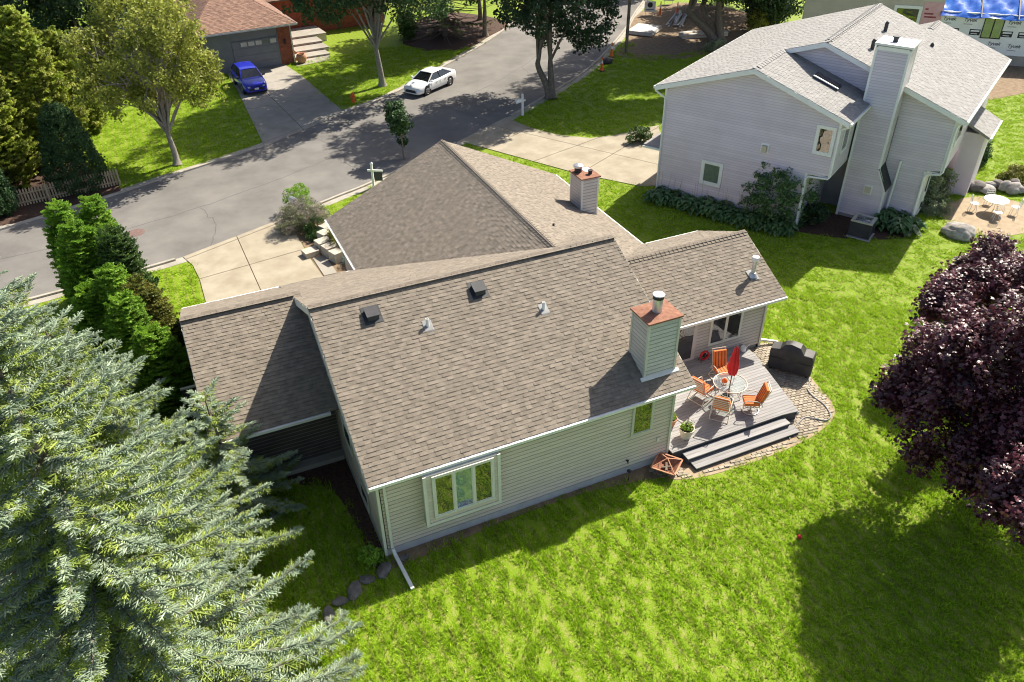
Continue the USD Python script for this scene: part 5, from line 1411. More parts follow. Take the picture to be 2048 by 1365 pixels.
    for s_ in (-1, 1):
        part(t, 'headlight', MB().loft([np.array([(x0 + .01, s_ * hw0 * .72, t0 - .13), (x0 - .0, s_ * hw0 * .98, t0 - .13), (x0 - .0, s_ * hw0 * .98, t0 - .02), (x0 + .01, s_ * hw0 * .72, t0 - .04)]), np.array([(x1 - .22, s_ * hw1 * .99, t1 - .15), (x1 - .28, s_ * hw1 * 1.035, t1 - .13), (x1 - .28, s_ * hw1 * 1.02, t1 - .01), (x1 - .22, s_ * hw1 * .88, t1 + .0)])]), 'lamp_lens')
    xl, hl, tl, bl_ = st_[-1]
    for s_ in (-1, 1):
        part(t, 'tail_light', MB().box((xl - .015, s_ * hl * .8 - .14, tl - .16), (xl + .12, s_ * hl * .8 + .14, tl - .02)), 'tail_red')
    part(t, 'rear_bumper', MB().box((xl - .02, -hl * .8, bl_ + .02), (xl + .1, hl * .8, bl_ + .16)), 'black_metal')
    if plate:
        part(t, 'number_plate', MB().box((x0 + .013, -.16, b0 + .12), (x0 + .025, .16, b0 + .27)), 'white_metal')
    if spoiler:
        part(t, 'spoiler', MB().loft([np.array([(xl + .35, -.62, tl + .04), (xl + .35, .62, tl + .04), (xl + .35, .62, tl + .065), (xl + .35, -.62, tl + .065)]), np.array([(xl + .05, -.66, tl + .11), (xl + .05, .66, tl + .11), (xl + .05, .66, tl + .135), (xl + .05, -.66, tl + .135)])]), paint)
    for s_ in (-1, 1):
        for x_ in (.95, -.12, -1.12):
            if x_ > -1.1 or True:
                hw = float(np.interp(x_, [a[0] for a in st_][::-1], [a[1] for a in st_][::-1]))
                part(t, 'door_seam', MB().box((x_ - .006, s_ * hw * .985 - .012, .42), (x_ + .006, s_ * hw * .985 + .012, .80)), 'black_metal')
        for x_ in (.1, -.95):
            part(t, 'door_handle', MB().box((x_, s_ * .915 - .015, .79), (x_ + .2, s_ * .915 + .015, .82)), paint)
    return t


SED = [(2.36, .60, .56, .22), (2.28, .76, .66, .18), (2.0, .87, .76, .17), (1.15, .905, .885, .17), (0, .915, .915, .17), (-1.15, .91, .955, .18), (-1.75, .895, .99, .2), (-2.2, .83, 1.0, .24), (-2.36, .70, .84, .3)]
vehicle('parked_car', 'white four door car parked along the far kerb of the street', 'car', (10.08, 43.02, .01), math.radians(180 + 31.5), 'car_white', SED, ((1.22, .90, .80), (.36, 1.37, .58), (-.85, 1.38, .57), (-1.85, 1.0, .76)), .335, (1.42, -1.36), spoiler=True)
SUV = [(2.28, .66, .72, .28), (2.2, .80, .82, .24), (1.9, .90, .92, .22), (1.1, .925, 1.02, .22), (0, .93, 1.04, .22), (-1.3, .93, 1.06, .24), (-1.95, .90, 1.08, .28), (-2.2, .82, 1.06, .34), (-2.28, .74, .9, .4)]
vehicle('parked_car', 'glossy blue car parked nose outwards on the driveway by the garage door', 'car', (-2.62, 49.6, .045), math.radians(-85), 'car_blue', SUV, ((1.2, 1.03, .82), (.45, 1.55, .62), (-1.5, 1.56, .62), (-2.15, 1.08, .78)), .36, (1.38, -1.36), plate=True)

# ================================================================ street furniture
def mail_post(label, loc, rz, arm=True):
    t = thing('sign_post', label, 'post', loc, rz)
    part(t, 'post', MB().box((-.06, -.06, 0), (.06, .06, 1.5)), 'white_metal')
    part(t, 'post_cap', MB().loft([np.array([(-.085, -.085, 1.5), (.085, -.085, 1.5), (.085, .085, 1.5), (-.085, .085, 1.5)]), np.array([(-.01, -.01, 1.6), (.01, -.01, 1.6), (.01, .01, 1.6), (-.01, .01, 1.6)])]), 'white_metal')
    part(t, 'arm', MB().box((-.62, -.04, 1.02), (.28, .04, 1.12)), 'white_metal')
    return t


t = mail_post('white wooden mailbox post on the shaded lawn by the side driveway', (13.86, 34.2, 0), math.radians(20))
mb_ = MB().box((-.66, -.1, 1.12), (-.14, .1, 1.26)); part(t, 'mailbox', mb_, 'white_metal')
t = mail_post('white sign post with a dark hanging board behind the front wing roof', (.75, 26.9, 0), math.radians(150))
part(t, 'hanging_board', MB().box((-.58, -.015, .45), (-.1, .015, .98)), 'deck_dark')
t = thing('mailbox', 'small metal mailbox on a dark wooden post by the driveway', 'mailbox', (-4.25, 24.85, 0), math.radians(115))
part(t, 'post', MB().box((-.05, -.05, 0), (.05, .05, .95)), 'bark')
ring = [(-.13, 0), (.13, 0), (.13, .17), (.10, .26), (0, .30), (-.10, .26), (-.13, .17)]
part(t, 'box', MB().loft([np.array([(x_, y_, z_ + .95) for y_, z_ in ring]) for x_ in (-.26, .26)]), 'galvanised')
part(t, 'door', MB().loft([np.array([(x_, y_ * .94, z_ * .94 + .955) for y_, z_ in ring]) for x_ in (.26, .272)]), 'white_metal')
mh = part('/World', 'manhole_cover', MB().lathe([(.46, .006), (.46, .014), (.40, .016), (.05, .018)], (-12.44, 26.84, 0), 28), 'manhole_iron', smooth=20)
tag(stage.GetPrimAtPath(mh), 'round rusty manhole cover in the grey street', 'manhole cover')


def hydrant(label, loc):
    t = thing('fire_hydrant', label, 'hydrant', loc)
    part(t, 'barrel', MB().lathe([(.17, 0), (.17, .05), (.12, .06), (.12, .5), (.16, .52), (.16, .56), (.13, .6), (.10, .7), (.03, .76)], n=14), 'orange_plastic', smooth=40)
    part(t, 'nozzle', MB().tube([(-.2, 0, .42), (.2, 0, .42)], .06, 10).tube([(0, -.2, .38), (0, 0, .38)], .075, 10), 'orange_plastic', smooth=40)
    part(t, 'marker_rod', MB().tube([(.1, .05, .5), (.1, .05, 1.1)], .012, 5), 'white_metal')


hydrant('orange fire hydrant on the lawn left of the white car', (3.76, 42.47, 0))


def traffic_cone(label, loc, h=.95):
    t = thing('traffic_cone', label, 'traffic cone', loc)
    part(t, 'base', MB().box((-.2, -.2, 0), (.2, .2, .05)), 'black_metal')
    part(t, 'cone', MB().lathe([(.17, .05), (.12, .3), (.085, h * .55)], n=16), 'orange_plastic', smooth=40)
    part(t, 'reflective_band', MB().lathe([(.085, h * .55), (.065, h * .75)], n=16), 'white_metal', smooth=40)
    part(t, 'cone_top', MB().lathe([(.065, h * .75), (.035, h), (.03, h)], n=16), 'orange_plastic', smooth=40)


traffic_cone('orange traffic cone on the verge nearest the big shade tree', (24.25, 41.05, .01), 1.1)
traffic_cone('orange traffic cone by the kerb at the foot of the utility pole', (27.0, 44.2, .01), 1.2)
traffic_cone('orange traffic cone beside the white yard sign', (38.9, 54.9, .01), 1.3)
traffic_cone('orange traffic cone right of the white yard sign, by the tree', (40.6, 54.4, .01), 1.2)
t = thing('debris_bag', 'black rubbish bag slumped between two cones at the kerb', 'bag', (25.7, 42.7, 0))
ic = trimesh.creation.icosphere(2, 1.0); v = np.array(ic.vertices); v = v * (1 + .4 * (meshkit.fbm(v * 2, 3, 5) - .5)[:, None]) * (.55, .4, .3) + (0, 0, .2)
part(t, 'sack', trimesh.Trimesh(v, ic.faces, process=False), 'black_metal', smooth=50)
for lb, loc, txt in (('white yard sign with a dark round emblem beside a cone', (37.9, 55.3, 0), True), ('white and green yard sign farther up the street verge', (42.3, 58.5, 0), False)):
    t = thing('yard_sign', lb, 'sign', loc, math.radians(-30))
    part(t, 'stake', MB().tube([(-.4, 0, 0), (-.4, 0, 1.3)], .02, 5).tube([(.4, 0, 0), (.4, 0, 1.3)], .02, 5), 'galvanised')
    part(t, 'board', MB().box((-.55, -.02, .35), (.55, .02, 1.35)), 'house_wrap')
    if txt:
        part(t, 'emblem', MB().lathe([(.16, -.006), (.26, -.006), (.26, .006), (.16, .006)], n=20).xf(rot_x(PI / 2), (0, -.027, 1.0)), 'ink_dark')
        part(t, 'printed_line', MB().box((-.4, -.027, .5), (.4, -.021, .58)), 'ink_dark')
    else:
        part(t, 'printed_band', MB().box((-.4, -.027, .8), (.4, -.021, 1.1)), 'curtain_green')
t = thing('utility_pole', 'thin brown wooden utility pole at the street edge', 'pole', (28.86, 44.86, 0))
part(t, 'shaft', MB().tube([(0, 0, 0), (.02, 0, 5), (.05, 0, 10)], [.15, .13, .11], 10), 'bark', smooth=50)
t = thing('plywood_stack', 'stack of pale plywood sheets lying on the bare yard', 'plywood', (33.9, 49.9, 0), math.radians(38))
for k in range(4):
    part(t, 'sheet', MB().box((-1.5 + .03 * k, -1.25 + .04 * k, .1 + k * .07), (1.5 + .03 * k, 1.25 - .02 * k, .16 + k * .07)), 'plywood')
part(t, 'bearer', MB().box((-1.3, -1.2, 0), (-1.15, 1.2, .1)).box((1.15, -1.2, 0), (1.3, 1.2, .1)), 'lumber')
t = thing('board_pile', 'loose pile of grey wooden boards beside the plywood stack', 'boards', (39.2, 52.2, 0), math.radians(50))
rg = np.random.default_rng(31)
for k in range(16):
    mb = MB().box((-2.4, -.08, 0), (2.4 + rg.uniform(-.5, .8), .08, .05)).xf(rot_z(rg.normal(0, .08)), (rg.uniform(-.5, .5), rg.uniform(-.7, .7), .05 + .05 * (k // 5)))
    part(t, 'board', mb, 'plywood')
t = thing('board_pile', 'low stack of brown lumber in front of the three stemmed tree', 'boards', (38.0, 46.3, 0), math.radians(-12))
for k in range(9):
    part(t, 'board', MB().box((-2.2, -.6 + .4 * (k % 3), .02 + .13 * (k // 3)), (2.2, -.25 + .4 * (k % 3), .13 + .13 * (k // 3))), 'lumber' if k % 2 else 'plywood')

# picket fences
def picket_fence(label, a, b, h, seed):
    a, b = np.array([*a, 0.0]), np.array([*b, 0.0]); L = np.linalg.norm(b - a); d = (b - a) / L; n_ = np.array([-d[1], d[0], 0])
    t = thing('picket_fence', label, 'fence', a)
    r = np.random.default_rng(seed); k = int(L / .155)
    for i in range(k + 1):
        o = d * (i * L / k); w_ = .045; hh = h + r.normal(0, .015)
        lean = d * r.normal(0, .015)
        pr = np.array([(-w_, .03), (w_, .03), (w_, hh - .1), (0, hh), (-w_, hh - .1)])
        rings = [np.array([o + d * p_[0] + lean * p_[1] + n_ * q + (0, 0, p_[1]) for p_ in pr]) for q in (-.011, .011)]
        part(t, 'picket', MB().loft(rings), 'fence_wood')
    for z_ in (.25, h - .3):
        part(t, 'rail', MB().bar(n_ * -.035 + (0, 0, z_), d * L + n_ * -.035 + (0, 0, z_), .04, .07), 'fence_wood')
    for x_ in np.arange(0, L + .1, L / 3):
        part(t, 'fence_post', MB().bar(d * x_ - n_ * .1, d * x_ - n_ * .1 + (0, 0, h), .09, .09), 'fence_wood')


picket_fence('low tan picket fence along the mulch bed near the street', (-18.6, 33.1), (-12.9, 34.0), 1.05, 1)
picket_fence('tan picket fence on the lawn behind the yellow conifers', (-15.3, 47.6), (-11.4, 51.0), 1.1, 2)
# ================================================================ vegetation
def leaf_mat(name, c1, c2, trans=.3, objr=.25, scale=1.2, rough=.5, spec=.35):
    return mat(name, c1, c2, scale=scale, rough=rough, objr=objr, isl=.22, trans=trans, spec=spec, lo=.38, hi=.62)


leaf_mat('leaf_red', (.044, .010, .017), (.125, .029, .042), .15, .4, 1.6, .38, .6)
leaf_mat('leaf_yellowgreen', (.20, .24, .03), (.40, .42, .085), .35, .3)
leaf_mat('leaf_lime', (.21, .28, .03), (.42, .48, .07), .42, .35)
leaf_mat('leaf_mid', (.050, .105, .024), (.105, .18, .042), .3)
leaf_mat('leaf_dark', (.036, .085, .026), (.082, .155, .05), .25)
leaf_mat('leaf_deep', (.020, .048, .020), (.050, .095, .038), .2)
leaf_mat('leaf_bright', (.15, .30, .025), (.27, .44, .05), .42, .18)
leaf_mat('leaf_olive', (.13, .155, .025), (.25, .24, .05), .3)
leaf_mat('leaf_variegated', (.16, .21, .11), (.34, .38, .24), .25)
leaf_mat('leaf_hosta', (.060, .145, .042), (.13, .23, .085), .2, .2, 3, .4, .5)
leaf_mat('leaf_lavender', (.30, .265, .24), (.46, .41, .375), .2)
leaf_mat('leaf_sage', (.20, .24, .11), (.32, .35, .19), .25)
leaf_mat('leaf_bluegrey', (.13, .19, .18), (.22, .28, .27), .2)
leaf_mat('needle_blue', (.215, .29, .195), (.37, .445, .30), .12, .22, 2.2, .5, .4)
leaf_mat('needle_green', (.215, .295, .055), (.37, .45, .105), .15, .25, 1.8, .5, .35)
leaf_mat('needle_yellow', (.23, .295, .07), (.38, .44, .13), .2, .25, 1.8, .5)
leaf_mat('needle_dead', (.12, .085, .055), (.21, .165, .12), .1, .25, 1.8, .7)


def leaf_cluster(seed, n, R, ln, wd, up=.5, flat=1.0):
    r = np.random.default_rng(seed)
    d = r.normal(size=(n, 3)); d /= np.linalg.norm(d, axis=1)[:, None]
    p = d * R * r.uniform(.25, 1, n)[:, None] ** .6; p[:, 2] *= flat
    nrm = d * .8 + r.normal(0, .5, (n, 3)) + (0, 0, up); nrm /= np.linalg.norm(nrm, axis=1)[:, None]
    ax = np.cross(nrm, r.normal(size=(n, 3))); ax /= np.linalg.norm(ax, axis=1)[:, None]
    sd_ = np.cross(nrm, ax)
    L = ln * r.uniform(.6, 1.2, n)[:, None]; W = wd * r.uniform(.7, 1.2, n)[:, None]
    v = np.stack([p - ax * L * .5, p + sd_ * W * .5 + nrm * W * .18, p + ax * L * .5 - nrm * L * .12, p - sd_ * W * .5 + nrm * W * .18], 1).reshape(-1, 3)
    k = np.arange(n)[:, None] * 4
    f = np.concatenate([k + [0, 1, 2], k + [0, 2, 3]])
    return trimesh.Trimesh(v, f, process=False)


def maple_cluster(seed, n, R, ln):
    """lobed leaves for the near maple"""
    r = np.random.default_rng(seed)
    an = np.radians([200, 150, 125, 95, 90, 85, 55, 30, -20]); rad = np.array([.25, .5, .28, .38, .62, .38, .28, .5, .25])
    an = np.radians([-90, -30, 0, 28, 52, 90, 128, 152, 180, 210]); rad = np.array([.12, .34, .30, .50, .34, .62, .34, .50, .30, .34])
    shp = np.column_stack([np.cos(an) * rad, np.sin(an) * rad, -.35 * rad ** 2])
    V, F = [], []
    d = r.normal(size=(n, 3)); d /= np.linalg.norm(d, axis=1)[:, None]
    p = d * R * r.uniform(.2, 1, n)[:, None] ** .6; p[:, 2] *= .7
    for i in range(n):
        nr = d[i] * .5 + r.normal(0, .38, 3) + (0, 0, .8); nr /= np.linalg.norm(nr)
        ax = np.cross(nr, r.normal(size=3)); ax /= np.linalg.norm(ax); s_ = np.cross(nr, ax)
        L = ln * r.uniform(.65, 1.25)
        v = p[i] + L * (shp[:, :1] * s_ + shp[:, 1:2] * ax + shp[:, 2:] * nr)
        k = len(V) * 11
        V.append(np.vstack([p[i][None], v])); F += [(k, k + 1 + j, k + 1 + (j + 1) % 10) for j in range(10)]
    return trimesh.Trimesh(np.vstack(V), F, process=False)


def frames(dirs, ups=None, rng=None):
    """rotations whose x axis is dirs and z axis near ups."""
    x = dirs / np.linalg.norm(dirs, axis=1)[:, None]
    u = np.tile([0, 0, 1.0], (len(x), 1)) if ups is None else ups
    y = np.cross(u, x); l = np.linalg.norm(y, axis=1)[:, None]
    y = np.where(l < 1e-3, [0, 1.0, 0], y / np.maximum(l, 1e-9)); z = np.cross(x, y)
    return np.stack([x, y, z], 2)


def spray(seed, n_side, nl, ln, fat=1.0, droop=.1):
    """a conifer twig along +x, one unit long: side shoots densely set with needles."""
    r = np.random.default_rng(seed); segs = []
    segs.append((np.zeros(3), np.array([1.0, 0, -.05])))
    for i in range(n_side):
        t = .12 + .8 * i / n_side; L = .46 * (1 - t * .72) * r.uniform(.75, 1.15)
        for s_ in (-1, 1):
            a = r.uniform(.7, 1.05)
            segs.append((np.array([t, 0, -.05 * t]), np.array([math.cos(a) * L, s_ * math.sin(a) * L, -droop * L + r.normal(0, .12) * L])))
    V = []
    for o, d in segs:
        L = np.linalg.norm(d); u = d / L; k = max(5, int(nl * L))
        t = r.uniform(.05, 1.0, k)
        q = r.normal(size=(k, 3)); q -= (q @ u)[:, None] * u; q /= np.linalg.norm(q, axis=1)[:, None]
        nd = q * .75 + u * .75 + (0, 0, .12); nd /= np.linalg.norm(nd, axis=1)[:, None]
        b = o + t[:, None] * d; w_ = np.cross(nd, u); w_ /= np.linalg.norm(w_, axis=1)[:, None] + 1e-9
        l_ = ln * r.uniform(.7, 1.2, k)[:, None]; ww = ln * .17 * fat
        V.append(np.stack([b - w_ * ww, b + w_ * ww, b + nd * l_], 1).reshape(-1, 3))
    v = np.vstack(V)
    return trimesh.Trimesh(v, np.arange(len(v)).reshape(-1, 3), process=False)


def twig(seed, n_side, rad=.052, nspk=14, spk=.085):
    """a spruce twig along +x, one unit long: plump shoots bristling with needles."""
    r = np.random.default_rng(seed); V, F, n0 = [], [], 0
    segs = [(np.array([.0, 0, 0]), np.array([1.0, 0, .02]), 1.0)]
    for i in range(n_side):
        t = .05 + .8 * i / n_side; L = .5 * (1 - t * .65) * r.uniform(.7, 1.15)
        for s_ in (-1, 1):
            a = r.uniform(.65, 1.05)
            segs.append((np.array([t, 0, 0]), np.array([math.cos(a) * L, s_ * math.sin(a) * L, r.normal(-.02, .16) * L]), 1.0))
    for o, d, k in segs:
        L = np.linalg.norm(d); u = d / L
        a = np.cross(u, [0, 0, 1.0]); a /= np.linalg.norm(a); b = np.cross(a, u)
        an = np.arange(5) * 2 * PI / 5 + r.uniform(0, 1)
        circ = np.cos(an)[:, None] * a + np.sin(an)[:, None] * b
        rr_ = rad * r.uniform(.8, 1.15) * min(1, .5 + L)
        v = np.vstack([o, o + d * .12 + circ * rr_ * .6, o + d * .55 + circ * rr_, o + d * .88 + circ * rr_ * .7, o + d])
        f = [(0, 1 + (j + 1) % 5, 1 + j) for j in range(5)]
        for q in (1, 6):
            for j in range(5):
                k2 = (j + 1) % 5; f += [(q + j, q + k2, q + 5 + k2), (q + j, q + 5 + k2, q + 5 + j)]
        f += [(16, 11 + j, 11 + (j + 1) % 5) for j in range(5)]
        V.append(v); F.append(np.array(f) + n0); n0 += len(v)
        m_ = max(6, int(nspk * L * 2.2))
        t = r.uniform(.1, 1, m_); an = r.uniform(0, 2 * PI, m_)
        q = np.cos(an)[:, None] * a + np.sin(an)[:, None] * b
        nd = q * .8 + u * .8; bs = o + t[:, None] * d + q * rr_ * .5; w_ = np.cross(nd, u); w_ /= np.linalg.norm(w_, axis=1)[:, None]
        v = np.stack([bs - w_ * spk * .16, bs + w_ * spk * .16, bs + nd * spk * r.uniform(.7, 1.2, m_)[:, None]], 1).reshape(-1, 3)
        V.append(v); F.append(np.arange(len(v)).reshape(-1, 3) + n0); n0 += len(v)
    return trimesh.Trimesh(np.vstack(V), np.vstack(F), process=False)


def spruce(label, base, h, rad, seed, step=.42, per=6.0, nl=40, ln=.05, dead=0.0, mats=('needle_blue', 'needle_green', 'needle_yellow'), z0=.5, gap=.135, group=None, name='spruce_tree', mixw=(.34, .48, .18)):
    r = np.random.default_rng(seed)
    t_ = thing(name, label, 'tree', (*base, 0), 0, group)
    zs = np.linspace(0, h, 8)
    part(t_, 'trunk', MB().tube(np.column_stack([.06 * np.sin(zs), .05 * np.cos(zs * .7), zs]), .19 * (h / 12) * (1 - zs / h) + .015, 9), 'bark', smooth=50)
    br = MB(); P, Dr, S, I = [], [], [], []
    z = z0
    while z < h - .15:
        n = max(3, r.poisson(per)); a0 = r.uniform(0, 2 * PI)
        for k in range(n):
            a = a0 + 2 * PI * k / n + r.normal(0, .22)
            L = (rad * (1 - z / h) ** .82) * r.uniform(.72, 1.12) + .22
            zz = z + r.normal(0, .1)
            hd = np.array([math.cos(a), math.sin(a), 0]); sd_ = np.array([-math.sin(a), math.cos(a), 0])
            tt = np.linspace(0, 1, 7)
            sl = -.30 + .45 * (z / h)
            bend = r.normal(0, .07)
            cur = lambda t: hd * (L * t) + sd_ * (L * bend * t * t) + np.array([0, 0, zz + L * (sl * t + .2 * t * t * t)])
            pts = np.array([cur(t) for t in tt])
            br.tube(pts, .028 * (1 - tt * .8) * (.5 + L / 4), 5)
            if r.random() < (dead if z < 5 else dead * .2):
                continue
            ns = max(3, int(L * .86 / gap))
            for j in range(ns):
                t = .06 + .94 * (j + r.uniform(0, .5)) / ns
                o = cur(min(t, 1)); tg = cur(min(t, 1)) - cur(max(t - .06, 0)); tg /= np.linalg.norm(tg)
                w_ = min(.50, .26 + .45 * (1 - t)) * (.6 + L / 6)
                for s_ in (-1, 1):
                    d = tg * r.uniform(.5, .9) + sd_ * s_ * r.uniform(.7, 1.0) + np.array([0, 0, r.normal(-.10, .14)])
                    P.append(o); Dr.append(d); S.append(w_ * r.uniform(.6, .95)); I.append(0 if r.random() < mixw[0] + .45 * t - .25 else 1)
                if r.random() < .75:
                    P.append(o); Dr.append(tg * .5 + sd_ * r.normal(0, .5) + np.array([0, 0, -.85])); S.append(w_ * r.uniform(.6, .9)); I.append(2 if r.random() < mixw[2] * 3 else 1)
                P.append(o); Dr.append(tg + np.array([0, 0, .22]) + sd_ * r.normal(0, .3)); S.append(.28 * r.uniform(.8, 1.2)); I.append(0)
            P.append(cur(.97)); Dr.append(hd + np.array([0, 0, .25])); S.append(.34); I.append(0)
        z += step * r.uniform(.8, 1.2) * (1.0 if z > 2 else .8)
    part(t_, 'branches', br, 'bark', kind='stuff')
    P, Dr, S, I = np.array(P), np.array(Dr), np.array(S), np.array(I)
    idx = I * 2 + r.integers(0, 2, len(I))
    pr = [(f'{nm}_twig_{"ab"[q]}', twig(seed * 10 + i * 2 + q, 4, .056 if i == 0 else .046), mats[i]) for i, nm in enumerate(('blue', 'green', 'hanging')) for q in range(2)]
    instancer(f'{t_}/crown', pr, idx, P, to_quat(frames(Dr)), S * 1.0, 'stuff')
    return t_


def crown_points(r, c, rad, n_lobes, n, lobe=.42, bottom=-.5, fill=.25):
    """points on uneven lobes spread over an ellipsoid."""
    c, rad = np.array(c, float), np.array(rad, float)
    L = []
    while len(L) < n_lobes:
        d = r.normal(size=3); d /= np.linalg.norm(d)
        if d[2] > bottom:
            L.append(d * r.uniform(.45, .80))
    L = np.array(L); lr = lobe * r.uniform(.6, 1.25, n_lobes)
    k = r.choice(n_lobes, n, p=lr ** 2 / (lr ** 2).sum())
    d = r.normal(size=(n, 3)); d /= np.linalg.norm(d, axis=1)[:, None]
    rr_ = np.where(r.random(n) < fill, r.uniform(.2, .9, n), r.uniform(.85, 1.08, n))
    q = L[k] + d * (lr[k] * rr_)[:, None]
    inside = np.zeros(n, bool)
    for j in range(n_lobes):
        inside |= (np.linalg.norm(q - L[j], axis=1) < lr[j] * .72) & (k != j)
    q = q[~inside | (r.random(n) < .15)]
    return c + q * rad, c + L * rad


def leafy_tree(name, label, base, trunk_h, trunk_r, c, rad, n, protos, seed, bark='bark', lobes=16, lobe=.42, stems=1, sc=(.8, 1.25), group=None, fill=.25, extra=None, bottom=-1.0, limbs=True, cat='tree'):
    r = np.random.default_rng(seed)
    t_ = thing(name, label, cat, (0, 0, 0), 0, group)
    P, L = crown_points(r, c, rad, lobes, n, lobe, bottom, fill)
    n_own = len(L)
    if extra is not None:
        for ec, er, en in extra:
            p2, l2 = crown_points(r, ec, er, max(3, lobes // 5), en, lobe * 1.2, -.9, fill); P = np.vstack([P, p2]); L = np.vstack([L, l2])
    b = np.array([*base, 0.0]); c = np.array(c, float)
    tops = []
    tr = MB()
    for s_ in range(stems):
        off = np.array([r.normal(0, .35), r.normal(0, .35), 0]) * (stems > 1)
        top = np.array([b[0] + (c[0] - b[0]) * .35, b[1] + (c[1] - b[1]) * .35, trunk_h]) + off * 2.2
        pts = smooth_line([b + off * .5, b + off * .5 + (top - b) * .3 + (r.normal(0, .05), r.normal(0, .05), 0), b + off + (top - b) * .7, top, top * .4 + c * .6], 4)
        tr.tube(pts, np.linspace(trunk_r, trunk_r * .35, len(pts)) * np.concatenate([[1.5, 1.15], np.ones(len(pts) - 2)]), 9)
        tops.append((top, pts))
    part(t_, 'trunk', tr, bark, smooth=50)
    if limbs:
        lm = MB()
        for j, e in enumerate(L[:n_own]):
            top, pts = tops[j % stems]
            o = pts[r.integers(len(pts) // 2, len(pts))]
            mid = (o + e) / 2 + (0, 0, .12 * np.linalg.norm(e - o)) + r.normal(0, .12, 3)
            q = smooth_line([o, mid, e], 4)
            lm.tube(q, np.linspace(trunk_r * .34, trunk_r * .06, len(q)), 6)
            for _ in range(3):
                e2 = e + r.normal(0, 1, 3) * np.array(rad) * .10; lm.tube([q[-3], (q[-3] + e2) / 2 + r.normal(0, .05, 3), e2], [trunk_r * .12, trunk_r * .08, trunk_r * .03], 5)
        part(t_, 'limbs', lm, bark, kind='stuff')
    idx = r.integers(0, len(protos), len(P))
    instancer(f'{t_}/crown', protos, idx, P, rand_rot(r, len(P), .9), r.uniform(*sc, len(P)), 'stuff')
    return t_


def LC(tag_, m, n=26, R=.42, ln=.20, wd=.13, k=3, up=.5, flat=.8, seed=0):
    return [(f'{tag_}_clump_{"abcd"[i]}', leaf_cluster(seed + i, n, R, ln, wd, up, flat), m) for i in range(k)]


def column_tree(name, label, base, h, rad, n, protos, seed, shape=.75, sc=(.7, 1.2), group=None, cat='tree', lump=.25, bark='bark'):
    """conical or columnar evergreen clad to the ground."""
    r = np.random.default_rng(seed)
    t_ = thing(name, label, cat, (*base, 0), 0, group)
    part(t_, 'trunk', MB().tube([(0, 0, 0), (0, 0, h * .9)], [.12, .02], 7), bark)
    z = r.uniform(0, 1, n * 2) ** .9; a = r.uniform(0, 2 * PI, n * 2)
    w_ = (1 - z) ** shape * (1 - .35 * np.maximum(0, .18 - z) / .18)
    keep = r.random(n * 2) < (w_ / w_.max()) ** .8 * .8 + .1; z, a, w_ = z[keep][:n], a[keep][:n], w_[keep][:n]
    q = np.column_stack([np.cos(a) * 2.2, np.sin(a) * 2.2, z * h * 1.1]) + seed
    lm = 1 + lump * 2 * (meshkit.fbm(q, 3, seed) - .5) * 1.6
    rr_ = rad * w_ * lm * np.where(r.random(len(z)) < .8, r.uniform(.86, 1.05, len(z)), r.uniform(.4, .86, len(z)))
    P = np.column_stack([np.cos(a) * rr_, np.sin(a) * rr_, z * h])
    d = np.column_stack([np.cos(a), np.sin(a), r.uniform(.2, 1.1, len(z))])
    instancer(f'{t_}/crown', protos, r.integers(0, len(protos), len(P)), P, to_quat(frames(d)), r.uniform(*sc, len(P)), 'stuff')
    return t_


def shrub(name, label, c, rad, n, protos, seed, group=None, sc=(.7, 1.2), cat='shrub', lobes=7):
    r = np.random.default_rng(seed)
    t_ = thing(name, label, cat, (0, 0, 0), 0, group)
    P, L = crown_points(r, (c[0], c[1], rad[2] * .62), rad, lobes, n, .5, -.75, .3)
    P[:, 2] = np.maximum(P[:, 2], .06)
    st_ = MB()
    for e in L:
        st_.tube([(c[0] + r.normal(0, .06), c[1] + r.normal(0, .06), 0), ((c[0] + e[0]) / 2, (c[1] + e[1]) / 2, e[2] * .6), e], [.025, .018, .008], 5)
    part(t_, 'stems', st_, 'bark', kind='stuff')
    instancer(f'{t_}/crown', protos, r.integers(0, len(protos), len(P)), P, rand_rot(r, len(P), .8), r.uniform(*sc, len(P)), 'stuff')
    return t_


# --- the big blue spruces at the left
spruce('tall blue spruce filling the lower left corner, its branches nearest the viewer', (-13.2, -3.6), 13.0, 4.9, 1, mats=('needle_blue', 'needle_green', 'needle_yellow'), mixw=(.46, .42, .14))
spruce('blue green spruce between the corner spruce and the left wing roof', (-13.4, 1.6), 9.6, 4.7, 2, mixw=(.26, .56, .2))
spruce('broad blue spruce behind the others, beside the arborvitae hedge', (-15.4, 6.4), 9.3, 4.9, 3, mixw=(.45, .4, .15))
spruce('young spruce low in the shade at the front of the spruce group', (-10.6, 4.4), 4.6, 2.3, 4, mixw=(.35, .5, .15))
spruce('blue spruce at the left picture edge past the hedge', (-17.6, 10.8), 7.2, 3.4, 5, mixw=(.5, .4, .1))

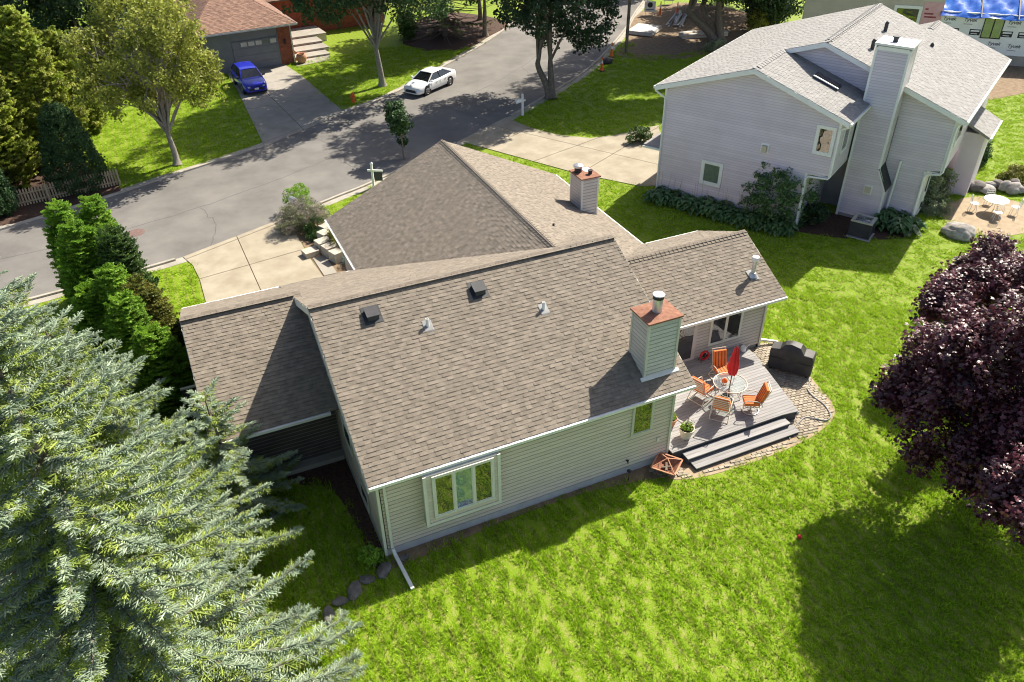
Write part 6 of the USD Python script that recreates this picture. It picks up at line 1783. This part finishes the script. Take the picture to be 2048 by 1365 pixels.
# --- arborvitae hedge
fan = [(f'fan_{"ab"[i]}', spray(70 + i, 6, 26, .16, 2.3, -.1), 'leaf_bright') for i in range(2)]
fan_d = [(f'fan_{"ab"[i]}', spray(75 + i, 6, 26, .16, 2.3, -.1), 'leaf_mid') for i in range(2)]
fan_y = [(f'fan_{"ab"[i]}', spray(78 + i, 6, 26, .16, 2.3, -.1), 'leaf_olive') for i in range(2)]
HEDGE = [(-14.75, 20.3, 4.9, .85, 'first arborvitae of the hedge, leftmost tip against the street', fan), (-13.45, 20.6, 4.7, .8, 'arborvitae with its tip over the gutter by the corner mulch bed', fan), (-14.2, 18.0, 4.9, .95, 'bright arborvitae with two rounded tips at the left edge of the hedge', fan),
         (-13.3, 18.0, 4.5, .85, 'narrow arborvitae in the middle of the hedge', fan), (-12.7, 16.4, 5.0, 1.05, 'dark green tall arborvitae on the street side of the hedge', fan_d), (-14.0, 14.6, 3.6, .75, 'short bright arborvitae standing next to the spruce tips', fan),
         (-13.0, 14.4, 4.3, .95, 'bright arborvitae halfway along the hedge', fan), (-12.1, 13.0, 4.2, .95, 'yellowing arborvitae by the grass strip', fan_y), (-12.7, 12.0, 4.2, .95, 'bright arborvitae near the left wing of the house', fan), (-12.0, 10.4, 3.6, .9, 'arborvitae nearest the side gate', fan), (-11.55, 11.6, 3.0, .7, 'yellow brown low arborvitae at the grass edge', fan_y)]
for i, (x_, y_, h_, r_, lb, pr) in enumerate(HEDGE):
    column_tree('arborvitae', lb, (x_, y_), h_, r_, 950, pr, 60 + i, .55, (.28, .5), None, 'shrub')

# --- purple maple at the right
mp = [(f'purple_clump_{"abc"[i]}', maple_cluster(90 + i, 44, .44, .165), 'leaf_red') for i in range(3)]
leafy_tree('purple_maple', 'dark purple leaved maple at the right picture edge', (12.4, -5.6), 2.0, .2, (11.2, -5.7, 4.6), (3.7, 3.1, 3.6), 1400, mp, 5, lobes=46, lobe=.28, sc=(.7, 1.2), fill=.34,
           extra=[((9.3, -7.3, 3.6), (1.5, 1.4, 1.6), 160), ((13.8, -3.0, 3.0), (1.8, 1.5, 1.3), 200), ((16.3, .2, 3.0), (1.7, 1.5, 1.3), 200), ((9.2, -5.0, 5.4), (1.2, 1.2, 1.3), 120), ((9.7, -4.0, 4.0), (1.3, 1.2, 1.3), 150), ((13.4, -5.6, 6.6), (1.9, 1.8, 1.5), 220), ((8.3, -9.0, 4.3), (1.9, 1.8, 1.7), 280), ((7.9, -9.9, 4.5), (1.7, 1.5, 1.5), 240), ((9.6, -7.6, 3.4), (1.5, 1.4, 1.2), 160), ((20.3, 1.5, 2.6), (2.0, 1.8, 1.4), 260), ((17.8, -.8, 3.4), (2.0, 1.8, 1.7), 260)], bottom=-.7)
r5 = [(f'shoot_clump', leaf_cluster(7, 16, .2, .12, .04, .6), 'leaf_mid')]
t_ = thing('sapling', 'thin upright green sapling on the lawn left of the purple maple', 'tree', (20.3, 2.6, 0))
rg = np.random.default_rng(77); st_ = MB(); PP = []
for k in range(14):
    b = np.array([rg.normal(-.5 if k > 8 else .2, .35), rg.normal(-.4 if k > 8 else .2, .3), 0]); h_ = rg.uniform(.6, 1.1) if k > 8 else rg.uniform(1.2, 2.1); e = b + (rg.normal(0, .12), rg.normal(0, .12), h_)
    st_.tube([b, e], [.014, .005], 5); PP += [b + (e - b) * q for q in np.linspace(.2, 1, 9)]
part(t_, 'stems', st_, 'bark', kind='stuff')
instancer(f'{t_}/crown', r5, np.zeros(len(PP), int), PP, rand_rot(rg, len(PP), .5), rg.uniform(.6, 1.1, len(PP)))

# --- street trees
leafy_tree('street_tree', 'yellow green street tree with open crown on the lawn across the street', (-9.46, 35.69), 2.4, .22, (-9.7, 36.4, 6.3), (5.2, 5.2, 4.9), 1300, LC('yellow', 'leaf_yellowgreen', 22, .46, .24, .16, seed=20), 11, 'bark_grey', 64, .15, fill=.25, sc=(.5, 1.15))
leafy_tree('street_tree', 'green shade tree with a grey trunk on the lawn left of the white car', (6.89, 45.33), 3.4, .27, (6.4, 46.0, 10.2), (7.0, 6.6, 7.4), 2300, LC('green', 'leaf_dark', 26, .5, .26, .16, seed=24), 12, 'bark_grey', 24, .33, extra=[((12.5, 50.5, 12.5), (5.0, 5.0, 4.5), 700), ((14.5, 53.0, 9.5), (3.6, 3.4, 3.4), 350)])
leafy_tree('street_tree', 'dark green maple with a thick twin trunk on the verge of the side lawn', (17.46, 36.57), 3.2, .30, (17.8, 38.0, 10.2), (5.5, 5.3, 7.4), 2200, LC('dark', 'leaf_deep', 26, .48, .24, .16, seed=28), 13, 'bark', 24, .33, stems=2)
leafy_tree('street_tree', 'three stemmed big tree beside the bare construction yard', (38.2, 43.8), 3.6, .42, (38.5, 46.0, 12.0), (7.2, 6.6, 9.0), 3400, LC('dark', 'leaf_dark', 26, .55, .28, .18, seed=32), 14, 'bark', 24, .33, stems=3, extra=[((36.5, 38.5, 12.0), (5.0, 4.6, 4.5), 900), ((32.5, 42.0, 13.0), (4.5, 4.0, 4.0), 700), ((32.0, 37.2, 13.0), (4.8, 4.2, 3.6), 800), ((28.0, 36.5, 12.5), (3.8, 3.6, 3.0), 420)])
leafy_tree('small_tree', 'slim young tree in the verge behind the front wing ridge', (3.75, 30.2), 1.2, .06, (3.6, 30.3, 2.4), (.85, .85, 1.5), 210, LC('green', 'leaf_dark', 22, .24, .17, .11, seed=36), 15, 'bark', 9, .42)
# --- far and side background trees
BG = [('leaf_dark', (20.0, 55.5), (20.2, 56.0, 9.0), (4.6, 4.6, 5.6), 'green tree leaning over the street edge beside the tree mulch bed'), ('leaf_dark', (-9.0, 68), (-9.0, 68, 4.6), (4.5, 3.6, 5), 'green tree showing beyond the left roof slope of the brick house'), ('leaf_deep', (-14, 58), (-14, 58, 5.5), (5, 5, 6), 'dark tree behind the yellow green street tree'), ('leaf_deep', (-24, 58), (-24, 58, 5.5), (5.5, 5, 6.5), 'dark tree in the far left corner'),
      ('leaf_dark', (5.6, 68), (5.6, 68, 4.2), (4.2, 3.6, 4.6), 'green tree right behind the brick house'), ('leaf_deep', (12.0, 68), (12.0, 68, 4.0), (4.4, 3.6, 4.6), 'dark tree behind the raised timber edge'), ('leaf_dark', (22.0, 61.5), (21.4, 61, 9.0), (4.6, 4.8, 6.6), 'green tree beside the bend of the street'),
      ('leaf_deep', (46.5, 55), (46.5, 55, 5), (5, 4.6, 5.5), 'dark tree behind the three stemmed tree'), ('leaf_deep', (45.0, 46.5), (45.0, 46.5, 4.6), (3.6, 3.6, 4.6), 'dark tree at the corner of the tan house wall'), ('leaf_dark', (44, 68), (44, 68, 5), (5.5, 5, 5.5), 'green tree far up the street on the right')]
for i, (mm, b_, c_, rr_, lb) in enumerate(BG):
    leafy_tree('background_tree', lb, b_, 3, .25, c_, rr_, 950, LC('bg', mm, 26, .6, .32, .2, seed=40 + i), 200 + i, 'bark', 18, .38, limbs=False)
spruce('half bare grey spruce with dead lower twigs in the tree mulch bed', (16.62, 57.28), 18.0, 5.6, 9, step=.5, per=6, nl=16, ln=.11, dead=.75, mats=('needle_green', 'needle_dead', 'needle_dead'), gap=.4, mixw=(.3, .4, .3))
con = [(f'conifer_fan_{"abc"[i]}', spray(170 + i, 6, 20, .2, 2.4, .1), ('leaf_lime', 'leaf_yellowgreen', 'leaf_lime')[i]) for i in range(3)]
con_g = [(f'conifer_fan_{"ab"[i]}', spray(174 + i, 6, 20, .2, 2.0, .1), 'leaf_mid') for i in range(2)]
con_d = [(f'conifer_fan_{"ab"[i]}', spray(178 + i, 6, 20, .2, 2.0, .1), 'leaf_dark') for i in range(2)]
CON = [((-16.4, 40.5), 9.0, 2.0, con, 'yellow green pointed conifer behind the rounded dark evergreen'), ((-19.2, 38.0), 8.2, 2.4, con, 'yellow green conifer at the left picture edge'), ((-18.6, 44.5), 9.5, 2.1, con_g, 'bright green pointed evergreen behind the yellow conifers'),
       ((-22.0, 46.5), 11.0, 2.4, con_d, 'dark green tall evergreen in the top left corner'), ((-14.9, 44.8), 6.5, 1.7, con, 'short yellow conifer above the upper picket fence'), ((-21.5, 35.5), 6.5, 2.2, con, 'olive conifer over the left part of the corner mulch bed')]
for i, (b_, h_, r_, pr, lb) in enumerate(CON):
    column_tree('conifer', lb, b_, h_, r_, 1700, pr, 230 + i, .62, (.3, .75), None, 'tree', .42)
rd = LC('round', 'leaf_dark', 26, .26, .13, .09, seed=60)
column_tree('evergreen_shrub', 'rounded dark green evergreen between the two picket fences', (-15.05, 34.5), 5.0, 1.75, 900, rd, 250, .42, (.7, 1.15), None, 'shrub', .12)
column_tree('evergreen_shrub', 'dark green bush at the left picture edge beside the low picket fence', (-19.6, 32.8), 3.6, 1.5, 700, rd, 251, .4, (.7, 1.15), None, 'shrub', .15)
shrub('green_bush', 'yellow tipped bush below the dark bush at the left edge', (-20.6, 31.6), (1.2, 1.0, 1.3), 240, LC('y', 'leaf_olive', 22, .24, .15, .09, seed=64), 252)

# --- shrubs and border plants
hc = LC('leafy', 'leaf_dark', 24, .28, .15, .1, seed=80)
shrub('big_shrub', 'big leafy green shrub under the overhang of the grey house', (19.4, 13.4), (1.9, 1.6, 1.9), 720, LC('leafy', 'leaf_hosta', 24, .3, .17, .1, seed=84), 260, lobes=12)
shrub('small_shrub', 'small dark shrub in the white gravel at the grey house entrance', (18.6, 26.2), (.7, .6, .7), 130, LC('s', 'leaf_mid', 20, .2, .12, .08, seed=86), 262)
VR = LC('var', 'leaf_variegated', 22, .26, .15, .08, seed=88)
shrub('pale_shrub', 'grey green shrub between the grey house corner and the white table', (28.1, 10.9), (1.3, 1.1, 1.25), 380, VR, 263)
shrub('pale_shrub', 'pale variegated shrub under the small side roof of the grey house', (36.4, 17.2), (1.6, 1.4, 1.5), 420, VR, 264)
shrub('pale_shrub', 'pale shrub farthest along the grey house side, at the lawn edge', (40.4, 19.4), (1.8, 1.4, 1.6), 420, VR, 265)
shrub('dark_shrub', 'round dark green shrub at the foot of the grey house side wall', (34.6, 14.6), (1.2, 1.1, 1.35), 380, hc, 266)
shrub('low_shrub', 'low olive ground shrub on top of the rock wall', (35.2, 11.2), (1.5, .9, .6), 220, LC('o', 'leaf_olive', 20, .22, .14, .08, seed=90), 267)
shrub('low_shrub', 'low grey green shrub at the right end of the rock wall', (35.9, 9.0), (.9, .8, .6), 140, VR, 268)
shrub('shade_shrub', 'dark shrub at the wall foot right of the big leafy shrub', (20.5, 12.0), (.8, .7, .7), 170, LC('d', 'leaf_deep', 20, .22, .13, .09, seed=92), 269)
shrub('young_bush', 'young fern green bush beside the edging stones at the house corner', (-7.3, .0), (.45, .4, .45), 70, LC('f', 'leaf_bright', 18, .15, .12, .06, seed=94), 270)
shrub('yard_bush', 'green bush on the lawn behind the white car', (13.2, 58.2), (1.2, 1.1, 1.5), 260, LC('g', 'leaf_mid', 22, .3, .18, .11, seed=96), 271)
shrub('yard_bush', 'yellow green bush beside the three stemmed tree', (44.0, 45.0), (1.6, 1.3, 1.4), 240, LC('g', 'leaf_yellowgreen', 22, .3, .18, .11, seed=97), 272)
shrub('yard_bush', 'grey flowering bush at the foot of the three stemmed tree', (36.2, 41.8), (1.2, 1.0, .8), 160, VR, 273)
shrub('lime_shrub', 'yellow green round shrub behind the small metal mailbox', (-3.75, 25.6), (.85, .78, .85), 300, LC('l', 'leaf_bright', 22, .17, .12, .04, seed=98), 274)
shrub('lavender_bush', 'sprawling pale purple flowering bush beside the driveway', (-4.2, 23.2), (1.35, 1.55, .95), 560, LC('lv', 'leaf_lavender', 22, .22, .17, .028, 2, seed=100) + LC('sg', 'leaf_sage', 22, .22, .17, .03, 2, seed=110), 275)
shrub('sage_plant', 'green leafy plant in front of the purple flowering bush', (-3.6, 22.4), (.75, .8, .6), 200, LC('sg', 'leaf_mid', 20, .2, .14, .04, seed=102), 276)
shrub('gold_shrub', 'golden brown shrub along the house side of the block wall', (-2.85, 20.1), (.55, 1.2, .8), 260, LC('gd', 'leaf_olive', 20, .2, .12, .06, seed=104), 277)
shrub('blue_shrub', 'small silver blue shrub at the front wing gutter end', (-2.7, 18.55), (.6, .55, .6), 170, LC('bl', 'leaf_bluegrey', 20, .18, .11, .05, seed=106), 278)


# hostas: one built, the others copies
def hosta(label, loc, seed, m='leaf_hosta', n=26):
    t_ = thing('hosta', label, 'plant', loc, 0, None)
    r = np.random.default_rng(seed); V, F = [], []
    for i in range(n):
        a = i * 2.4 + r.normal(0, .2); rr_ = .12 + .38 * (i / n) * r.uniform(.8, 1.1); z_ = .42 - .3 * (i / n) + r.normal(0, .03)
        d = np.array([math.cos(a), math.sin(a), 0]); s_ = np.array([-d[1], d[0], 0]); L = r.uniform(.24, .34); W = L * .34
        o = d * rr_ * .6 + (0, 0, z_)
        ring = [o, o + d * L * .35 + s_ * W + (0, 0, .05), o + d * L * .75 + s_ * W * .7 + (0, 0, 0), o + d * L - (0, 0, .1), o + d * L * .75 - s_ * W * .7, o + d * L * .35 - s_ * W + (0, 0, .05), o + d * L * .5 + (0, 0, -.01)]
        k = len(V) * 7
        V.append(np.array(ring)); F += [(k + 6, k + j, k + (j + 1) % 6) for j in range(6)]
    part(t_, 'leaves', trimesh.Trimesh(np.vstack(V), F, process=False), m, kind='stuff')
    part(t_, 'stem', MB().tube([(0, 0, 0), (.02, 0, .4)], .02, 5), 'leaf_mid')
    return t_


rg = np.random.default_rng(55)
GH = 'dark green hostas along the foot of the grey house wall'
h0 = hosta('dark green hosta in the row at the foot of the grey house wall', (15.0, 18.6, 0), 1)
tag(stage.GetPrimAtPath(h0), group=GH)
for k in np.linspace(.03, 1, 26):
    for off in (.45, 1.05):
        p_ = np.array(GP(.3 + 7.6 * k, -off)) + rg.normal(0, .12, 2)
        copy_of(h0, (p_[0], p_[1], 0), rg.uniform(0, 6.28), scale=(rg.uniform(.9, 1.5),) * 3)
for k in range(16):
    p_ = np.array(GP(rg.uniform(11.6, 13.4), rg.uniform(2.3, 3.8)))
    copy_of(h0, (p_[0], p_[1], 0), rg.uniform(0, 6.28), label='broad green hosta in the patch right of the air conditioner', group='hostas right of the air conditioner', scale=(rg.uniform(1.1, 1.6),) * 3)
hosta('cream leaved hosta at the lawn end of the grey house bed', (24.35, 8.95, 0), 4, 'leaf_variegated', 40)

# potted plants on the deck
for (x_, y_, s_, mm, lb, lb2) in ((4.30, 1.15, .9, 'terracotta', 'terracotta flower pot against the wall on the deck', 'leafy plant with bare canes in the terracotta pot'), (4.42, .38, 1.12, 'pot_cream', 'larger cream flower pot near the deck step', 'leafy red flowered plant in the cream pot')):
    t_ = thing('flower_pot', lb, 'flower pot', (x_, y_, DZ))
    part(t_, 'pot', MB().lathe([(.15 * s_, 0), (.23 * s_, .30 * s_), (.25 * s_, .31 * s_), (.25 * s_, .37 * s_), (.22 * s_, .37 * s_), (.21 * s_, .32 * s_)], n=24), mm, smooth=40)
    part(t_, 'soil', MB().lathe([(.2 * s_, .3 * s_), (.2 * s_, .33 * s_)], n=20), 'mulch')
    p_ = thing('potted_plant', lb2, 'plant', (x_, y_, DZ + .33 * s_))
    lc = leaf_cluster(int(x_ * 10), 150, .22 * s_, .11, .06, .6, .7); lc.apply_translation([0, 0, .12])
    part(p_, 'leaves', lc, 'leaf_bright', kind='stuff')
    for k in range(3):
        part(p_, 'cane', MB().tube([(.05 * k - .05, .03 * k, 0), (.1 * k - .1, .06 * k - .05, .42 + .08 * k)], .01, 5), 'bark')
    if s_ > 1:
        fl = leaf_cluster(5, 24, .24, .06, .05, .6, .5); fl.apply_translation([.15, .0, .22]); part(p_, 'flowers', fl, 'cushion_stripe', kind='stuff')

# tall grass stalks against the grey gable
t_ = thing('ornamental_grass', 'thin brown grass stalks standing against the grey gable wall', 'grass')
st_ = MB(); rg = np.random.default_rng(66)
for k in range(46):
    s_ = rg.choice([1.2, 2.9, 4.2, 5.6, 6.3]) + rg.normal(0, .35); p_ = np.array([*GP(s_, -.35 - rg.uniform(0, .3)), 0])
    st_.tube([p_, p_ + (rg.normal(0, .12), rg.normal(0, .12), rg.uniform(.9, 1.7))], [.010, .006], 4)
part(t_, 'stalks', st_, 'leaf_olive', kind='stuff')
